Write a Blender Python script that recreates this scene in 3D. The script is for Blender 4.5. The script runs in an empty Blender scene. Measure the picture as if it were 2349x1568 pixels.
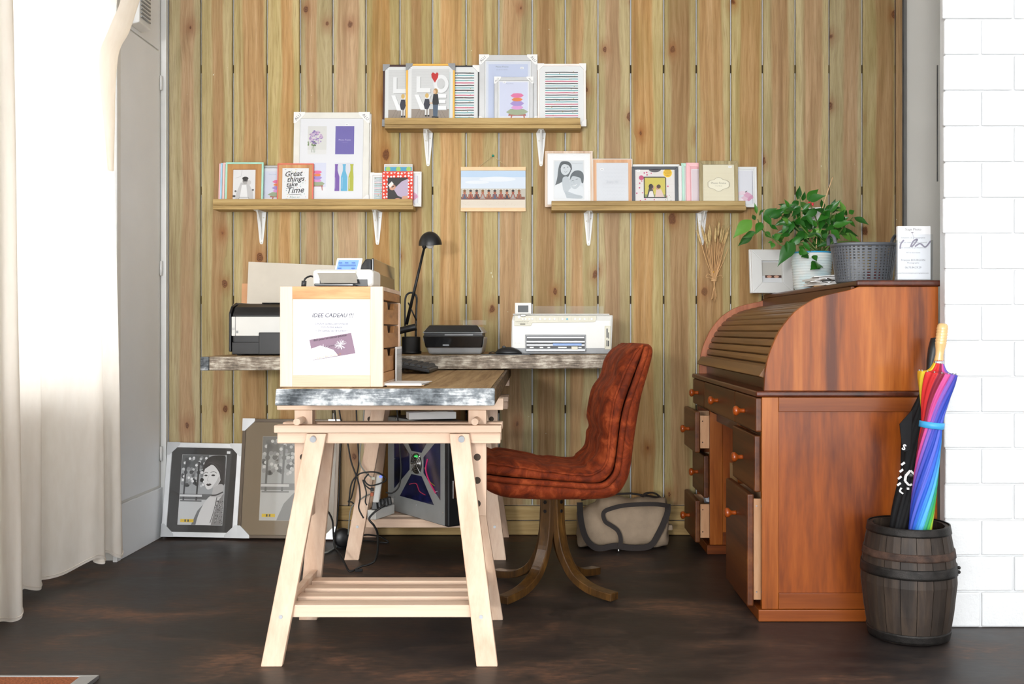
import bpy, bmesh, math, random
from mathutils import Vector, Matrix, Euler
random.seed(7)
R = math.radians
SC = bpy.context.scene
COL = SC.collection
# ------------------------------------------------------------------ camera, world, lights, exposure
F, CX, CY, H = 2283.75, 1230.0, 757.0, 1.01          # focal length in pixels, vanishing point, eye height
cam_d = bpy.data.cameras.new('camera'); cam_d.sensor_width = 36; cam_d.lens = 35
cam_d.shift_x = -(CX-1174.5)/2349; cam_d.shift_y = -(784-CY)/2349
cam_d.clip_start = .05
cam = bpy.data.objects.new('camera', cam_d); COL.objects.link(cam)
cam.location = (0, 0, H); cam.rotation_euler = (R(90), 0, 0)
SC.camera = cam
wd = bpy.data.worlds.new('daylight'); SC.world = wd; wd.use_nodes = True
bg = wd.node_tree.nodes['Background']; bg.inputs[0].default_value = (.94, .97, 1, 1); bg.inputs[1].default_value = 5.4
fl_d = bpy.data.lights.new('camera_flash', 'AREA'); fl_d.shape = 'RECTANGLE'; fl_d.size = .5; fl_d.size_y = .35
fl_d.energy = 172; fl_d.color = (1, .985, .96)
fl = bpy.data.objects.new('camera_flash', fl_d); COL.objects.link(fl)
fl.location = (-1.30, -3.6, H+.45); fl.rotation_euler = (R(89.5), 0, R(-9))
SC.view_settings.view_transform = 'Standard'; SC.view_settings.look = 'None'
SC.view_settings.exposure = 0.04; SC.view_settings.gamma = 1.0; SC.view_settings.use_curve_mapping = False

def XX(px, Y): return (px-CX)*Y/F
def ZZ(py, Y): return H-(py-CY)*Y/F
def PT(px, py, Y): return Vector((XX(px, Y), Y, ZZ(py, Y)))
def hx(s, a=1.0):
    s = s.lstrip('#'); o = []
    for i in (0, 2, 4):
        c = int(s[i:i+2], 16)/255
        o.append(c/12.92 if c <= .04045 else ((c+.055)/1.055)**2.4)
    return (o[0], o[1], o[2], a)

# ------------------------------------------------------------------ materials
class NB:
    def __init__(s, name):
        s.m = bpy.data.materials.new(name); s.m.use_nodes = True
        s.t = s.m.node_tree; s.n = s.t.nodes; s.b = s.n['Principled BSDF']
    def add(s, typ, ins=None, **props):
        nd = s.n.new(typ)
        for k, v in props.items(): setattr(nd, k, v)
        for k, v in (ins or {}).items(): s.set(nd.inputs[k], v)
        return nd
    def set(s, sock, v):
        if isinstance(v, bpy.types.NodeSocket): s.t.links.new(v, sock)
        elif v is not None: sock.default_value = v
    def m_(s, op, a, b=None, c=None, clamp=False):
        nd = s.n.new('ShaderNodeMath'); nd.operation = op; nd.use_clamp = clamp
        s.set(nd.inputs[0], a)
        if b is not None: s.set(nd.inputs[1], b)
        if c is not None: s.set(nd.inputs[2], c)
        return nd.outputs[0]
    def ramp(s, fac, stops):
        nd = s.n.new('ShaderNodeValToRGB'); e = nd.color_ramp.elements
        while len(e) < len(stops): e.new(.5)
        for i, (p, c) in enumerate(stops):
            e[i].position = p; e[i].color = c if len(c) == 4 else (*c, 1)
        s.t.links.new(fac, nd.inputs[0]); return nd.outputs[0]
    def mix(s, fac, a, b, mode='MIX'):
        nd = s.n.new('ShaderNodeMix'); nd.data_type = 'RGBA'; nd.blend_type = mode; nd.clamp_factor = True
        s.set(nd.inputs[0], fac); s.set(nd.inputs[6], a); s.set(nd.inputs[7], b); return nd.outputs[2]
    def objco(s, scale=(1, 1, 1), rnd=True, rot=(0, 0, 0)):
        tc = s.n.new('ShaderNodeTexCoord'); v = tc.outputs['Object']
        if rnd:
            oi = s.n.new('ShaderNodeObjectInfo')
            cv = s.n.new('ShaderNodeCombineXYZ')
            for i, k in enumerate((37.3, 51.7, 73.1)): s.t.links.new(s.m_('MULTIPLY', oi.outputs['Random'], k), cv.inputs[i])
            ad = s.n.new('ShaderNodeVectorMath'); ad.operation = 'ADD'
            s.t.links.new(v, ad.inputs[0]); s.t.links.new(cv.outputs[0], ad.inputs[1]); v = ad.outputs[0]
        mp = s.n.new('ShaderNodeMapping'); mp.inputs['Scale'].default_value = scale; mp.inputs['Rotation'].default_value = rot
        s.t.links.new(v, mp.inputs[0]); return mp.outputs[0]
    def noise(s, vec, scale, detail=4, rough=.5, dist=0):
        nd = s.add('ShaderNodeTexNoise', {'Scale': scale, 'Detail': detail, 'Roughness': rough, 'Distortion': dist})
        s.t.links.new(vec, nd.inputs['Vector']); return nd.outputs[0]
    def bump(s, h, strength=.2, dist=.01):
        nd = s.add('ShaderNodeBump', {'Strength': strength, 'Distance': dist}); s.t.links.new(h, nd.inputs['Height'])
        s.t.links.new(nd.outputs[0], s.b.inputs['Normal']); return nd
    def fin(s, col=None, rough=.5, metal=0, spec=.5, coat=0, **kw):
        if col is not None: s.set(s.b.inputs['Base Color'], col)
        s.set(s.b.inputs['Roughness'], rough); s.b.inputs['Metallic'].default_value = metal
        s.b.inputs['Specular IOR Level'].default_value = spec; s.b.inputs['Coat Weight'].default_value = coat
        s.b.inputs['Coat Roughness'].default_value = .12
        for k, v in kw.items(): s.set(s.b.inputs[k.replace('_', ' ')], v)
        return s.m
def plain(name, col, rough=.5, metal=0, spec=.5, coat=0, var=.06, vs=18, bump=.0, **kw):
    b = NB(name); c = hx(col)
    n = b.noise(b.objco(), vs, 4)
    d = tuple(x*(1-var*2) for x in c[:3])+(1,); l = tuple(min(1, x*(1+var)) for x in c[:3])+(1,)
    cc = b.ramp(n, [(.3, d), (.7, l)])
    if bump: b.bump(b.noise(b.objco(), vs*14, 3), bump, .004)
    return b.fin(cc, rough, metal, spec, coat, **kw)
def wood(name, cols, axis=2, gs=26, rough=.5, coat=0, contrast=1, var=.12, knots=0, knotcol='#4a2a14', bump=.12, fine=1.0, stretch=.045, spec=.4, strips=0):
    """grain running along the given object axis; cols = dark, mid, light"""
    b = NB(name); sc = [1, 1, 1]; sc[axis] = stretch
    v = b.objco(tuple(sc))
    n1 = b.noise(v, gs, 5, .55, .6); n2 = b.noise(v, gs*7, 3, .6)
    f = b.m_('ADD', b.m_('MULTIPLY', n1, .75), b.m_('MULTIPLY', n2, .25*fine))
    c = b.ramp(f, [(.5-.2/contrast, hx(cols[0])), (.5, hx(cols[1])), (.5+.2/contrast, hx(cols[2]))])
    oi = b.n.new('ShaderNodeObjectInfo')
    k = b.m_('ADD', b.m_('MULTIPLY', oi.outputs['Random'], var*2), 1-var)
    hsv = b.add('ShaderNodeHueSaturation', {'Value': k, 'Color': c}); c = hsv.outputs[0]
    if strips:
        tc = b.n.new('ShaderNodeTexCoord'); sx = b.n.new('ShaderNodeSeparateXYZ'); b.t.links.new(tc.outputs['Object'], sx.inputs[0])
        wn = b.add('ShaderNodeTexWhiteNoise', noise_dimensions='1D'); b.t.links.new(b.m_('FLOOR', b.m_('ADD', b.m_('MULTIPLY', sx.outputs[0], strips), .3)), wn.inputs['W'])
        c = b.add('ShaderNodeHueSaturation', {'Value': b.m_('ADD', b.m_('MULTIPLY', wn.outputs['Value'], .22), .88), 'Color': c}).outputs[0]
    if knots:
        sv = [3.2*knots, 3.2*knots, 3.2*knots]; sv[axis] *= .45
        vo = b.add('ShaderNodeTexVoronoi', {'Scale': 1.0, 'Vector': b.objco(tuple(sv))})
        kf = b.m_('SUBTRACT', 1, b.m_('DIVIDE', vo.outputs['Distance'], .13), clamp=True)
        c = b.mix(b.m_('MULTIPLY', kf, .9, clamp=True), c, hx(knotcol))
    b.bump(f, bump, .004)
    return b.fin(c, rough, 0, spec, coat)

M = {}
# vertical wall boards: olive sapwood edges, brown heart, knots
def board_mat():
    b = NB('pressure_treated_pine')
    tc = b.n.new('ShaderNodeTexCoord'); oi = b.n.new('ShaderNodeObjectInfo'); rnd = oi.outputs['Random']
    sp = b.n.new('ShaderNodeSeparateXYZ'); b.t.links.new(tc.outputs['Object'], sp.inputs[0])
    x, z = sp.outputs[0], sp.outputs[2]
    ro = b.m_('MULTIPLY', rnd, 91.7)
    # knots: cells stretched along the board
    kv = b.n.new('ShaderNodeCombineXYZ')
    b.t.links.new(b.m_('ADD', b.m_('MULTIPLY', x, 6.5), b.m_('MULTIPLY', rnd, 31.3)), kv.inputs[0]); b.t.links.new(b.m_('ADD', b.m_('MULTIPLY', z, 1.9), ro), kv.inputs[1])
    vo = b.add('ShaderNodeTexVoronoi', {'Scale': 1.0, 'Randomness': .9}, voronoi_dimensions='2D'); b.t.links.new(kv.outputs[0], vo.inputs['Vector'])
    spc = b.n.new('ShaderNodeSeparateColor'); b.t.links.new(vo.outputs['Color'], spc.inputs[0])
    on = b.m_('GREATER_THAN', spc.outputs[0], .52)
    kd = vo.outputs['Distance']
    df = b.n.new('ShaderNodeVectorMath'); df.operation = 'SUBTRACT'; b.t.links.new(kv.outputs[0], df.inputs[0]); b.t.links.new(vo.outputs['Position'], df.inputs[1])
    ds = b.n.new('ShaderNodeSeparateXYZ'); b.t.links.new(df.outputs[0], ds.inputs[0])
    dxm = b.m_('DIVIDE', ds.outputs[0], 6.5); dzm = b.m_('DIVIDE', ds.outputs[1], 1.9)
    dst = b.noise(b.objco((1, 1, .6)), 38, 3, .6)
    km = b.m_('ADD', b.m_('SQRT', b.m_('ADD', b.m_('MULTIPLY', dxm, dxm), b.m_('MULTIPLY', b.m_('MULTIPLY', dzm, dzm), .42))), b.m_('MULTIPLY', b.m_('SUBTRACT', dst, .5), .024))
    kr_ = b.m_('ADD', .005, b.m_('MULTIPLY', spc.outputs[1], .014))
    near = b.m_('MULTIPLY', b.m_('POWER', b.m_('SUBTRACT', 1, b.m_('DIVIDE', kd, .5), clamp=True), 2), on)
    # grain coordinate, pushed aside by knots
    lv = b.n.new('ShaderNodeCombineXYZ'); b.t.links.new(b.m_('MULTIPLY', x, 5), lv.inputs[0]); b.t.links.new(b.m_('ADD', b.m_('MULTIPLY', z, 1.1), ro), lv.inputs[1])
    wob = b.noise(lv.outputs[0], 1.0, 3, .5)
    gx = b.m_('ADD', x, b.m_('MULTIPLY', b.m_('SUBTRACT', wob, .5), .055))
    gx = b.m_('SUBTRACT', gx, b.m_('MULTIPLY', near, b.m_('MULTIPLY', dxm, .85)))
    gv = b.n.new('ShaderNodeCombineXYZ'); b.t.links.new(gx, gv.inputs[0]); b.t.links.new(b.m_('ADD', b.m_('MULTIPLY', z, .035), ro), gv.inputs[1])
    g1 = b.noise(gv.outputs[0], 42, 4, .6); g2 = b.noise(gv.outputs[0], 210, 4, .7)
    # heart band
    cen = b.m_('MULTIPLY', b.m_('SUBTRACT', rnd, .5), .05)
    hd = b.m_('ABSOLUTE', b.m_('SUBTRACT', gx, cen))
    hw = b.m_('ADD', .022, b.m_('MULTIPLY', b.m_('FRACT', b.m_('MULTIPLY', rnd, 7.7)), .034))
    heart = b.m_('SUBTRACT', 1, b.m_('DIVIDE', b.m_('SUBTRACT', hd, hw), .012), clamp=True)
    edge = b.ramp(g1, [(.25, hx('#9c8a5a')), (.5, hx('#b4a273')), (.75, hx('#c3b187'))])
    hc = b.ramp(g1, [(.25, hx('#996c40')), (.5, hx('#b88d5d')), (.75, hx('#caa478'))])
    hc2 = b.ramp(g1, [(.25, hx('#765537')), (.5, hx('#997653')), (.75, hx('#b5936d'))])
    hcm = b.mix(b.m_('FRACT', b.m_('MULTIPLY', rnd, 13.1)), hc, hc2)
    c = b.mix(b.m_('MULTIPLY', heart, .82), edge, hcm)
    c = b.mix(b.m_('MULTIPLY', b.m_('SUBTRACT', .52, g2, clamp=True), 2.2, clamp=True), c, hx('#7a5c34'))
    big = b.noise(lv.outputs[0], 1.7, 2, .5)
    c = b.mix(b.m_('MULTIPLY', b.m_('SUBTRACT', big, .5, clamp=True), 1.5, clamp=True), c, hx('#8a7a48'))
    kr = b.m_('POWER', b.m_('SUBTRACT', 1, b.m_('DIVIDE', km, .055), clamp=True), 1.5)
    c = b.mix(b.m_('MULTIPLY', b.m_('MULTIPLY', kr, on), .8), c, hx('#8a5024'))
    kk = b.m_('MULTIPLY', b.m_('MULTIPLY', b.m_('SUBTRACT', kr_, km), 260, clamp=True), on)
    c = b.mix(kk, c, b.mix(b.m_('FRACT', b.m_('MULTIPLY', km, 190)), hx('#4a2b17'), hx('#8a5a34')))
    st = b.noise(b.objco((1, 1, .028)), 30, 3, .55)
    c = b.mix(b.m_('MULTIPLY', b.m_('MULTIPLY', b.m_('SUBTRACT', st, .56), 6, clamp=True), .5), c, hx('#7d5a36'))
    c = b.add('ShaderNodeHueSaturation', {'Value': b.m_('ADD', b.m_('MULTIPLY', b.m_('FRACT', b.m_('MULTIPLY', rnd, 29.3)), .26), .86), 'Saturation': b.m_('ADD', b.m_('MULTIPLY', b.m_('FRACT', b.m_('MULTIPLY', rnd, 41.9)), .25), .88), 'Color': c}).outputs[0]
    sv = b.objco((1, 1, .6)); sk = b.noise(sv, 60, 2, .5)
    c = b.mix(b.m_('MULTIPLY', b.m_('GREATER_THAN', sk, .80), .8), c, hx('#d9dcc4'))
    b.bump(b.m_('ADD', g2, b.m_('MULTIPLY', near, .5)), .16, .004)
    return b.fin(c, .62, 0, .3)
M['board'] = board_mat()
M['shelfwood'] = wood('shelf_pine', ('#7d6238', '#a88a54', '#bda36e'), 0, 30, .6, knots=.8, stretch=.06)
M['pine'] = wood('pale_pine', ('#c8a48a', '#d9bba2', '#e4ccb6'), 2, 14, .55, var=.05, stretch=.05, bump=.05)
M['pineX'] = wood('pale_pine_lengthwise', ('#c8a48a', '#d9bba2', '#e4ccb6'), 0, 14, .55, var=.05, knots=.5, knotcol='#a8683c', stretch=.05, bump=.05)
M['orangepine'] = wood('orange_pine', ('#b06a3c', '#d89a68', '#e6b588'), 0, 16, .55, var=.05, knots=.9, knotcol='#8a4c28', stretch=.12)
M['drawerwood'] = wood('drawer_walnut_pine', ('#6d4524', '#a87648', '#c2925f'), 1, 12, .5, var=.08, stretch=.25)
def slab_mat(name, pale, mid, dark, axis, amt, s2=16, w1=.6, w2=.5):
    b = NB(name); sc = [1, 1, 1]; sc[axis] = .1
    v = b.objco(tuple(sc), False); n1 = b.noise(v, 130, 6, .7, .3)
    w = b.objco((1, 1, 1), False); n2 = b.noise(w, s2, 5, .65)
    f = b.m_('ADD', b.m_('MULTIPLY', n1, w1), b.m_('MULTIPLY', n2, w2))
    c = b.ramp(f, [(.44, hx(dark)), (.55, hx(mid)), (.66+.1*(1-amt), hx(pale))])
    b.bump(n1, .3, .004); return b.fin(c, .6, 0, .3)
M['slabedge'] = slab_mat('weathered_grey_edge', '#cfc6b6', '#8f8273', '#5d5348', 0, 1)
M['slabtop'] = wood('weathered_plank', ('#6f5638', '#94774f', '#ad9168'), 0, 30, .7, bump=.3)
M['tabletop'] = wood('rough_sawn_plank', ('#75552f', '#a08057', '#b89b70'), 1, 34, .7, var=.1, bump=.3, knots=.5)
M['tableedge'] = slab_mat('worn_painted_edge', '#dfe1e1', '#777c80', '#34393d', 0, 1, 9, .35, .75)
M['tableside'] = slab_mat('dark_plank_side', '#8a7150', '#5d4a33', '#352a20', 1, .6)
M['cherry'] = wood('cherry_stained_pine', ('#58270a', '#924a12', '#b66a2a'), 2, 9, .36, .12, contrast=1.25, var=.05, knots=.6, knotcol='#3a1607', bump=.03, stretch=.07, spec=.3, strips=9.5)
M['cherryPan'] = wood('cherry_stained_panel', ('#54230a', '#88420f', '#a95f22'), 2, 7, .36, .12, contrast=1.2, var=.03, knots=.4, knotcol='#3a1607', bump=.03, stretch=.12, spec=.3)
M['cherryH'] = wood('cherry_stained_rail', ('#4c210a', '#76390f', '#8f4c1a'), 0, 9, .36, .12, contrast=1.1, spec=.3, var=.06, bump=.03)
M['cherryD'] = wood('dark_stained_edge', ('#2e1208', '#4a1f0e', '#66301a'), 1, 10, .34, .2, var=.05, bump=.03, spec=.35)
M['drawerface'] = wood('dark_drawer_face', ('#36190a', '#5a2f14', '#724420'), 1, 10, .4, .08, var=.1, bump=.04, spec=.3)
M['tambour'] = wood('tambour_wood', ('#4c3017', '#704a26', '#88602f'), 1, 12, .4, .1, var=.12, bump=.05, spec=.35)
M['cherryP'] = wood('pinkish_side_wood', ('#7d4026', '#a8623f', '#bd7a55'), 2, 12, .4, .1, var=.06)
M['rawwood'] = wood('raw_drawer_side', ('#a8744c', '#c4946c', '#d2aa86'), 2, 10, .55, var=.06, stretch=.15)
M['knob'] = plain('turned_knob', '#9a4514', .28, coat=.35, var=.12)
M['legwood'] = wood('bentwood', ('#2c1c0c', '#4a3117', '#6e4c22'), 2, 30, .28, .4, var=.08, stretch=.12)
def floor_mat():
    b = NB('dark_vinyl'); v = b.objco((.55, 1, 1), False)
    n1 = b.noise(v, 3.2, 9, .68, .3); n2 = b.noise(b.objco((1, 3, 1), False), 22, 4, .6)
    f = b.m_('ADD', b.m_('MULTIPLY', n1, .8), b.m_('MULTIPLY', n2, .22))
    c = b.ramp(f, [(.39, hx('#1d1a1b')), (.49, hx('#2e2724')), (.56, hx('#42332b')), (.65, hx('#6b4c3a'))])
    sp = b.noise(b.objco((1, 1, 1), False), 150, 2, .5)
    c = b.mix(b.m_('MULTIPLY', b.m_('GREATER_THAN', sp, .79), .5), c, hx('#8d8a86'))
    b.bump(n2, .08, .003)
    return b.fin(c, b.ramp(n1, [(.3, (.38,)*3), (.7, (.6,)*3)]), 0, .45)
M['floor'] = floor_mat()
M['white'] = plain('white_paint', '#ecebe8', .6, var=.015, vs=4)
M['brick'] = plain('painted_white_brick', '#d9dadb', .6, var=.02, vs=8, bump=.5)
M['mortar'] = plain('painted_mortar', '#d6d7d8', .7, var=.03, bump=.3)
M['plaster'] = plain('grey_white_plaster', '#e4e2dc', .7, var=.02, vs=3)
M['greydoor'] = plain('grey_door_paint', '#eff1f3', .5, var=.02, vs=3)
M['backpaint'] = plain('pale_backing', '#f2f4f8', .7, var=.03)
M['batten'] = plain('dark_batten', '#3a2c1c', .7)
M['metalwhite'] = plain('white_enamel', '#e2e2e0', .35, var=.01)
M['black'] = plain('black_plastic', '#141416', .4, var=.1, vs=40)
M['blackgloss'] = plain('black_gloss', '#0b0b0d', .08, coat=.6, var=.05)
M['darkgrey'] = plain('dark_grey_plastic', '#2e2f31', .45)
M['grey'] = plain('grey_plastic', '#8e9092', .4)
M['silver'] = plain('silver_plastic', '#aeb1b4', .35, .4)
M['silverpanel'] = plain('silver_side_panel', '#a6a9a9', .35, .3, var=.03)
M['chrome'] = plain('chrome', '#d4d6d8', .15, 1.0, var=.02)
M['zinc'] = plain('zinc_screw', '#b9bcc0', .4, .35, var=.05)
M['alu'] = plain('brushed_aluminium', '#b9bbbd', .3, .8, var=.03)
M['whiteplastic'] = plain('white_plastic', '#d6d5d0', .35, var=.01, coat=.1)
M['beigeplastic'] = plain('beige_plastic', '#cbc7b4', .4, var=.02)
M['blueplastic'] = plain('blue_plastic', '#7fa0d8', .4)
M['cream'] = plain('cream_board', '#d2c9ba', .6, var=.015)
M['kraft'] = plain('kraft_paper', '#b08a5c', .8, var=.05)
M['paper'] = plain('white_paper', '#e6e5e3', .7, var=.01)
M['cord'] = plain('black_cable', '#0d0d0e', .5)
M['greycord'] = plain('grey_cable', '#8d8f88', .5)
M['string'] = plain('natural_string', '#cbb88c', .8)
M['straw'] = plain('dry_straw', '#dcb07c', .7, var=.12)
M['wheat'] = plain('wheat_ear', '#cfb27c', .8, var=.15, vs=60)
M['beechbar'] = plain('light_beech', '#e8c193', .5, var=.05)
M['pin'] = plain('green_pin', '#1d8a74', .3)
M['bronze'] = plain('rusty_iron', '#2b2826', .5, .6, var=.3, vs=30, bump=.3)
M['rust'] = plain('rusted_hoop', '#4a352a', .65, .3, var=.35, vs=30, bump=.4)
M['stave'] = wood('old_oak_stave', ('#1a1511', '#30261f', '#46382c'), 2, 20, .6, var=.18, bump=.4, stretch=.08)
M['potplant'] = plain('green_stem', '#5d7a34', .5, var=.15)
M['soil'] = plain('soil', '#2c2017', .9, var=.3, vs=60)
M['basket'] = plain('grey_basket_plastic', '#55585d', .42, var=.04)
M['blackcloth'] = plain('black_umbrella_cloth', '#121214', .75, var=.15, vs=60, spec=.3)
M['woodhandle'] = plain('varnished_handle', '#dcb277', .2, coat=.6, var=.06)
M['coir'] = plain('orange_coir', '#b86a3c', .95, var=.25, vs=180, bump=.8)
M['bagcanvas'] = plain('beige_canvas', '#9c8872', .85, var=.08, vs=20, bump=.3)
M['bagstrap'] = plain('dark_brown_webbing', '#241a16', .75, var=.1, vs=90)
M['brownside'] = plain('taupe_gloss_mat', '#8d7a5e', .35, var=.02)
def velvet():
    b = NB('rust_velvet'); n = b.noise(b.objco((1, 1, 1), False), 16, 4, .65, .8)
    c = b.ramp(n, [(.34, hx('#4a1805')), (.52, hx('#70290b')), (.66, hx('#8e3f1c'))])
    b.bump(b.noise(b.objco((1, 1, 1), False), 34, 3, .6), .35, .01)
    return b.fin(c, .8, 0, .2, 0, Sheen_Weight=.12, Sheen_Roughness=.45, Sheen_Tint=hx('#d0714a'))
M['velvet'] = velvet()
def leafm():
    b = NB('leaf_green'); oi = b.n.new('ShaderNodeObjectInfo')
    c = b.ramp(oi.outputs['Random'], [(0, hx('#1a5014')), (.5, hx('#27691b')), (.88, hx('#3f7f26')), (1, hx('#75a542'))])
    n = b.noise(b.objco(), 60, 3); c = b.mix(b.m_('MULTIPLY', n, .35), c, hx('#163f12'))
    return b.fin(c, .3, 0, .5, Transmission_Weight=0)
M['leaf'] = leafm()
def curtain_mat():
    b = NB('cream_curtain_cloth')
    n = b.noise(b.objco((1, 1, .3), False), 40, 3)
    c = b.ramp(n, [(.3, hx('#ece4da')), (.7, hx('#f5efe7'))])
    b.fin(c, .9, 0, .1)
    tr = b.add('ShaderNodeBsdfTranslucent', {'Color': hx('#f8f0e4')})
    mx = b.add('ShaderNodeMixShader', {0: .5, 1: b.b.outputs[0], 2: tr.outputs[0]})
    b.t.links.new(mx.outputs[0], b.n['Material Output'].inputs[0])
    b.bump(b.noise(b.objco((1, 1, 1), False), 14, 4), .15, .01)
    return b.m
M['curtain'] = curtain_mat()
def glassm(name, tint=(1, 1, 1, 1), refl=1.0, rough=.02):
    b = NB(name)
    tr = b.add('ShaderNodeBsdfTransparent', {'Color': tint}); gl = b.add('ShaderNodeBsdfGlossy', {'Roughness': rough})
    fr = b.add('ShaderNodeFresnel', {'IOR': 1.45}); f = b.m_('MULTIPLY', fr.outputs[0], refl)
    mx = b.add('ShaderNodeMixShader', {0: f, 1: tr.outputs[0], 2: gl.outputs[0]})
    b.t.links.new(mx.outputs[0], b.n['Material Output'].inputs[0]); return b.m
M['glass'] = glassm('frame_glass')
M['acrylic'] = glassm('clear_acrylic', (.96, .97, .98, 1), .35)
def printm(name, rough, coat):
    b = NB(name); a = b.add('ShaderNodeVertexColor', layer_name='Col'); return b.fin(b.mix(1.0, a.outputs[0], (.80, .80, .80, 1), 'MULTIPLY'), rough, 0, .4, coat)
M['print'] = printm('printed_paper', .55, 0)
M['cloth_col'] = printm('coloured_umbrella_cloth', .6, 0)
def screenm(name, col, e):
    b = NB(name); return b.fin(hx(col), .2, 0, .5, 0, Emission_Color=hx(col), Emission_Strength=e)
M['lcd'] = screenm('lit_lcd', '#6f93d0', .3)
M['greenled'] = screenm('green_led', '#3fe06a', 1.2)
_pm = {}
def paint(col, rough=.45, metal=0, coat=0):
    k = (col, rough, metal, coat)
    if k not in _pm: _pm[k] = plain('paint_'+col.strip('#'), col, rough, metal, coat=coat, var=.03)
    return _pm[k]

# ------------------------------------------------------------------ mesh helpers
class MB:
    def __init__(s): s.v = []; s.f = []; s.sm = []; s.c = []; s.hascol = False
    def _add(s, vs, fs, smooth=False, col=None):
        o = len(s.v); s.v += [Vector(p) for p in vs]
        for f in fs: s.f.append([i+o for i in f]); s.sm.append(smooth); s.c.append(col)
        if col is not None: s.hascol = True
        return s
    def hexa(s, p, col=None):      # 4 bottom points ccw seen from above, then 4 top
        return s._add(p, [(3, 2, 1, 0), (4, 5, 6, 7), (0, 1, 5, 4), (1, 2, 6, 5), (2, 3, 7, 6), (3, 0, 4, 7)], False, col)
    def box(s, x0, x1, y0, y1, z0, z1, col=None):
        return s.hexa([(x0, y0, z0), (x1, y0, z0), (x1, y1, z0), (x0, y1, z0), (x0, y0, z1), (x1, y0, z1), (x1, y1, z1), (x0, y1, z1)], col)
    def loft(s, rings, closed=True, cap=True, smooth=True, loop=False, cols=None):
        n = len(rings[0]); vs = [p for r in rings for p in r]; fs = []; m = len(rings)
        o = len(s.v); s.v += [Vector(p) for p in vs]
        for i in range(m if loop else m-1):
            a = i*n; b_ = ((i+1) % m)*n
            for j in range(n if closed else n-1):
                k = (j+1) % n
                s.f.append([o+a+j, o+a+k, o+b_+k, o+b_+j]); s.sm.append(smooth); s.c.append(cols(i, j) if cols else None)
        if cols: s.hascol = True
        if cap and closed and not loop:
            s.f.append([o+j for j in reversed(range(n))]); s.sm.append(False); s.c.append(cols(0, 0) if cols else None)
            s.f.append([o+(m-1)*n+j for j in range(n)]); s.sm.append(False); s.c.append(cols(m-2, 0) if cols else None)
        return s
    def tube(s, pts, r, n=8, smooth=True, flat=None):
        pts = [Vector(p) for p in pts]; rs = r if isinstance(r, (list, tuple)) else [r]*len(pts)
        rings = []; up = None
        for i, p in enumerate(pts):
            d = (pts[min(i+1, len(pts)-1)]-pts[max(i-1, 0)])
            if d.length < 1e-9: d = Vector((0, 0, 1))
            d.normalize()
            if up is None:
                up = Vector((0, 0, 1)) if abs(d.z) < .9 else Vector((1, 0, 0))
            a = d.cross(up)
            if a.length < 1e-6: a = d.cross(Vector((0, 1, 0)))
            a.normalize(); b_ = a.cross(d).normalized(); up = b_
            rr = rs[i]; ra, rb = (rr, rr) if flat is None else (rr*flat[0], rr*flat[1])
            rings.append([p+a*ra*math.cos(2*math.pi*k/n)+b_*rb*math.sin(2*math.pi*k/n) for k in range(n)])
        return s.loft(rings, smooth=smooth)
    def lathe(s, prof, base=(0, 0, 0), axis=(0, 0, 1), n=20, smooth=True, cap=True):
        ax = Vector(axis).normalized(); q = ax.to_track_quat('Z', 'Y').to_matrix(); b_ = Vector(base)
        rings = [[b_+q @ Vector((r*math.cos(2*math.pi*k/n), r*math.sin(2*math.pi*k/n), z)) for k in range(n)] for r, z in prof]
        return s.loft(rings, cap=cap, smooth=smooth)
    def cyl(s, p0, p1, r, n=14, r1=None):
        p0 = Vector(p0); p1 = Vector(p1); L = (p1-p0).length
        return s.lathe([(r, 0), (r if r1 is None else r1, L)], p0, p1-p0, n)
    def prism(s, poly, vec, smooth=False):
        n = len(poly); vec = Vector(vec); vs = [Vector(p) for p in poly]; vs += [p+vec for p in vs]
        o = len(s.v); s.v += vs
        s.f.append([o+i for i in range(n)]); s.sm.append(False); s.c.append(None)
        s.f.append([o+n+i for i in reversed(range(n))]); s.sm.append(False); s.c.append(None)
        for i in range(n):
            j = (i+1) % n; s.f.append([o+j, o+i, o+n+i, o+n+j]); s.sm.append(smooth); s.c.append(None)
        return s
    def ell(s, c, rx, ry, rz, nu=16, nv=10):
        c = Vector(c); rings = []
        for i in range(nv+1):
            t = math.pi*i/nv; t = min(max(t, .02), math.pi-.02)
            rings.append([c+Vector((rx*math.sin(t)*math.cos(2*math.pi*k/nu), ry*math.sin(t)*math.sin(2*math.pi*k/nu), -rz*math.cos(t))) for k in range(nu)])
        return s.loft(rings)
    def bar(s, p0, p1, w, t, wdir=(1, 0, 0)):
        """board between two points; w along wdir, t along the remaining horizontal axis; ends stay level"""
        p0 = Vector(p0); p1 = Vector(p1); a = Vector(wdir)*w/2; b_ = Vector((-wdir[1], wdir[0], 0))*t/2
        return s.hexa([p0-a-b_, p0+a-b_, p0+a+b_, p0-a+b_, p1-a-b_, p1+a-b_, p1+a+b_, p1-a+b_])
    def build(s, name, mat, parent=None, bev=0, seg=2, local=False, label=None, sub=0, origin=None, fixn=True):
        me = bpy.data.meshes.new(name)
        vs = s.v
        if parent is not None and not local:
            r = parent
            while r.parent: r = r.parent
            inv = r.matrix_basis.inverted(); vs = [inv @ p for p in vs]
        org = None
        if origin is not None: org = Vector(origin); vs = [p-org for p in vs]
        me.from_pydata(vs, [], s.f)
        me.polygons.foreach_set('use_smooth', s.sm)
        if s.hascol:
            ca = me.color_attributes.new('Col', 'FLOAT_COLOR', 'CORNER'); buf = []
            for p, c in zip(me.polygons, s.c):
                c = c or (1, 1, 1, 1)
                for _ in range(p.loop_total): buf += list(c)
            ca.data.foreach_set('color', buf)
        elif fixn:
            bm = bmesh.new(); bm.from_mesh(me); bmesh.ops.recalc_face_normals(bm, faces=bm.faces); bm.to_mesh(me); bm.free()
        me.update()
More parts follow.
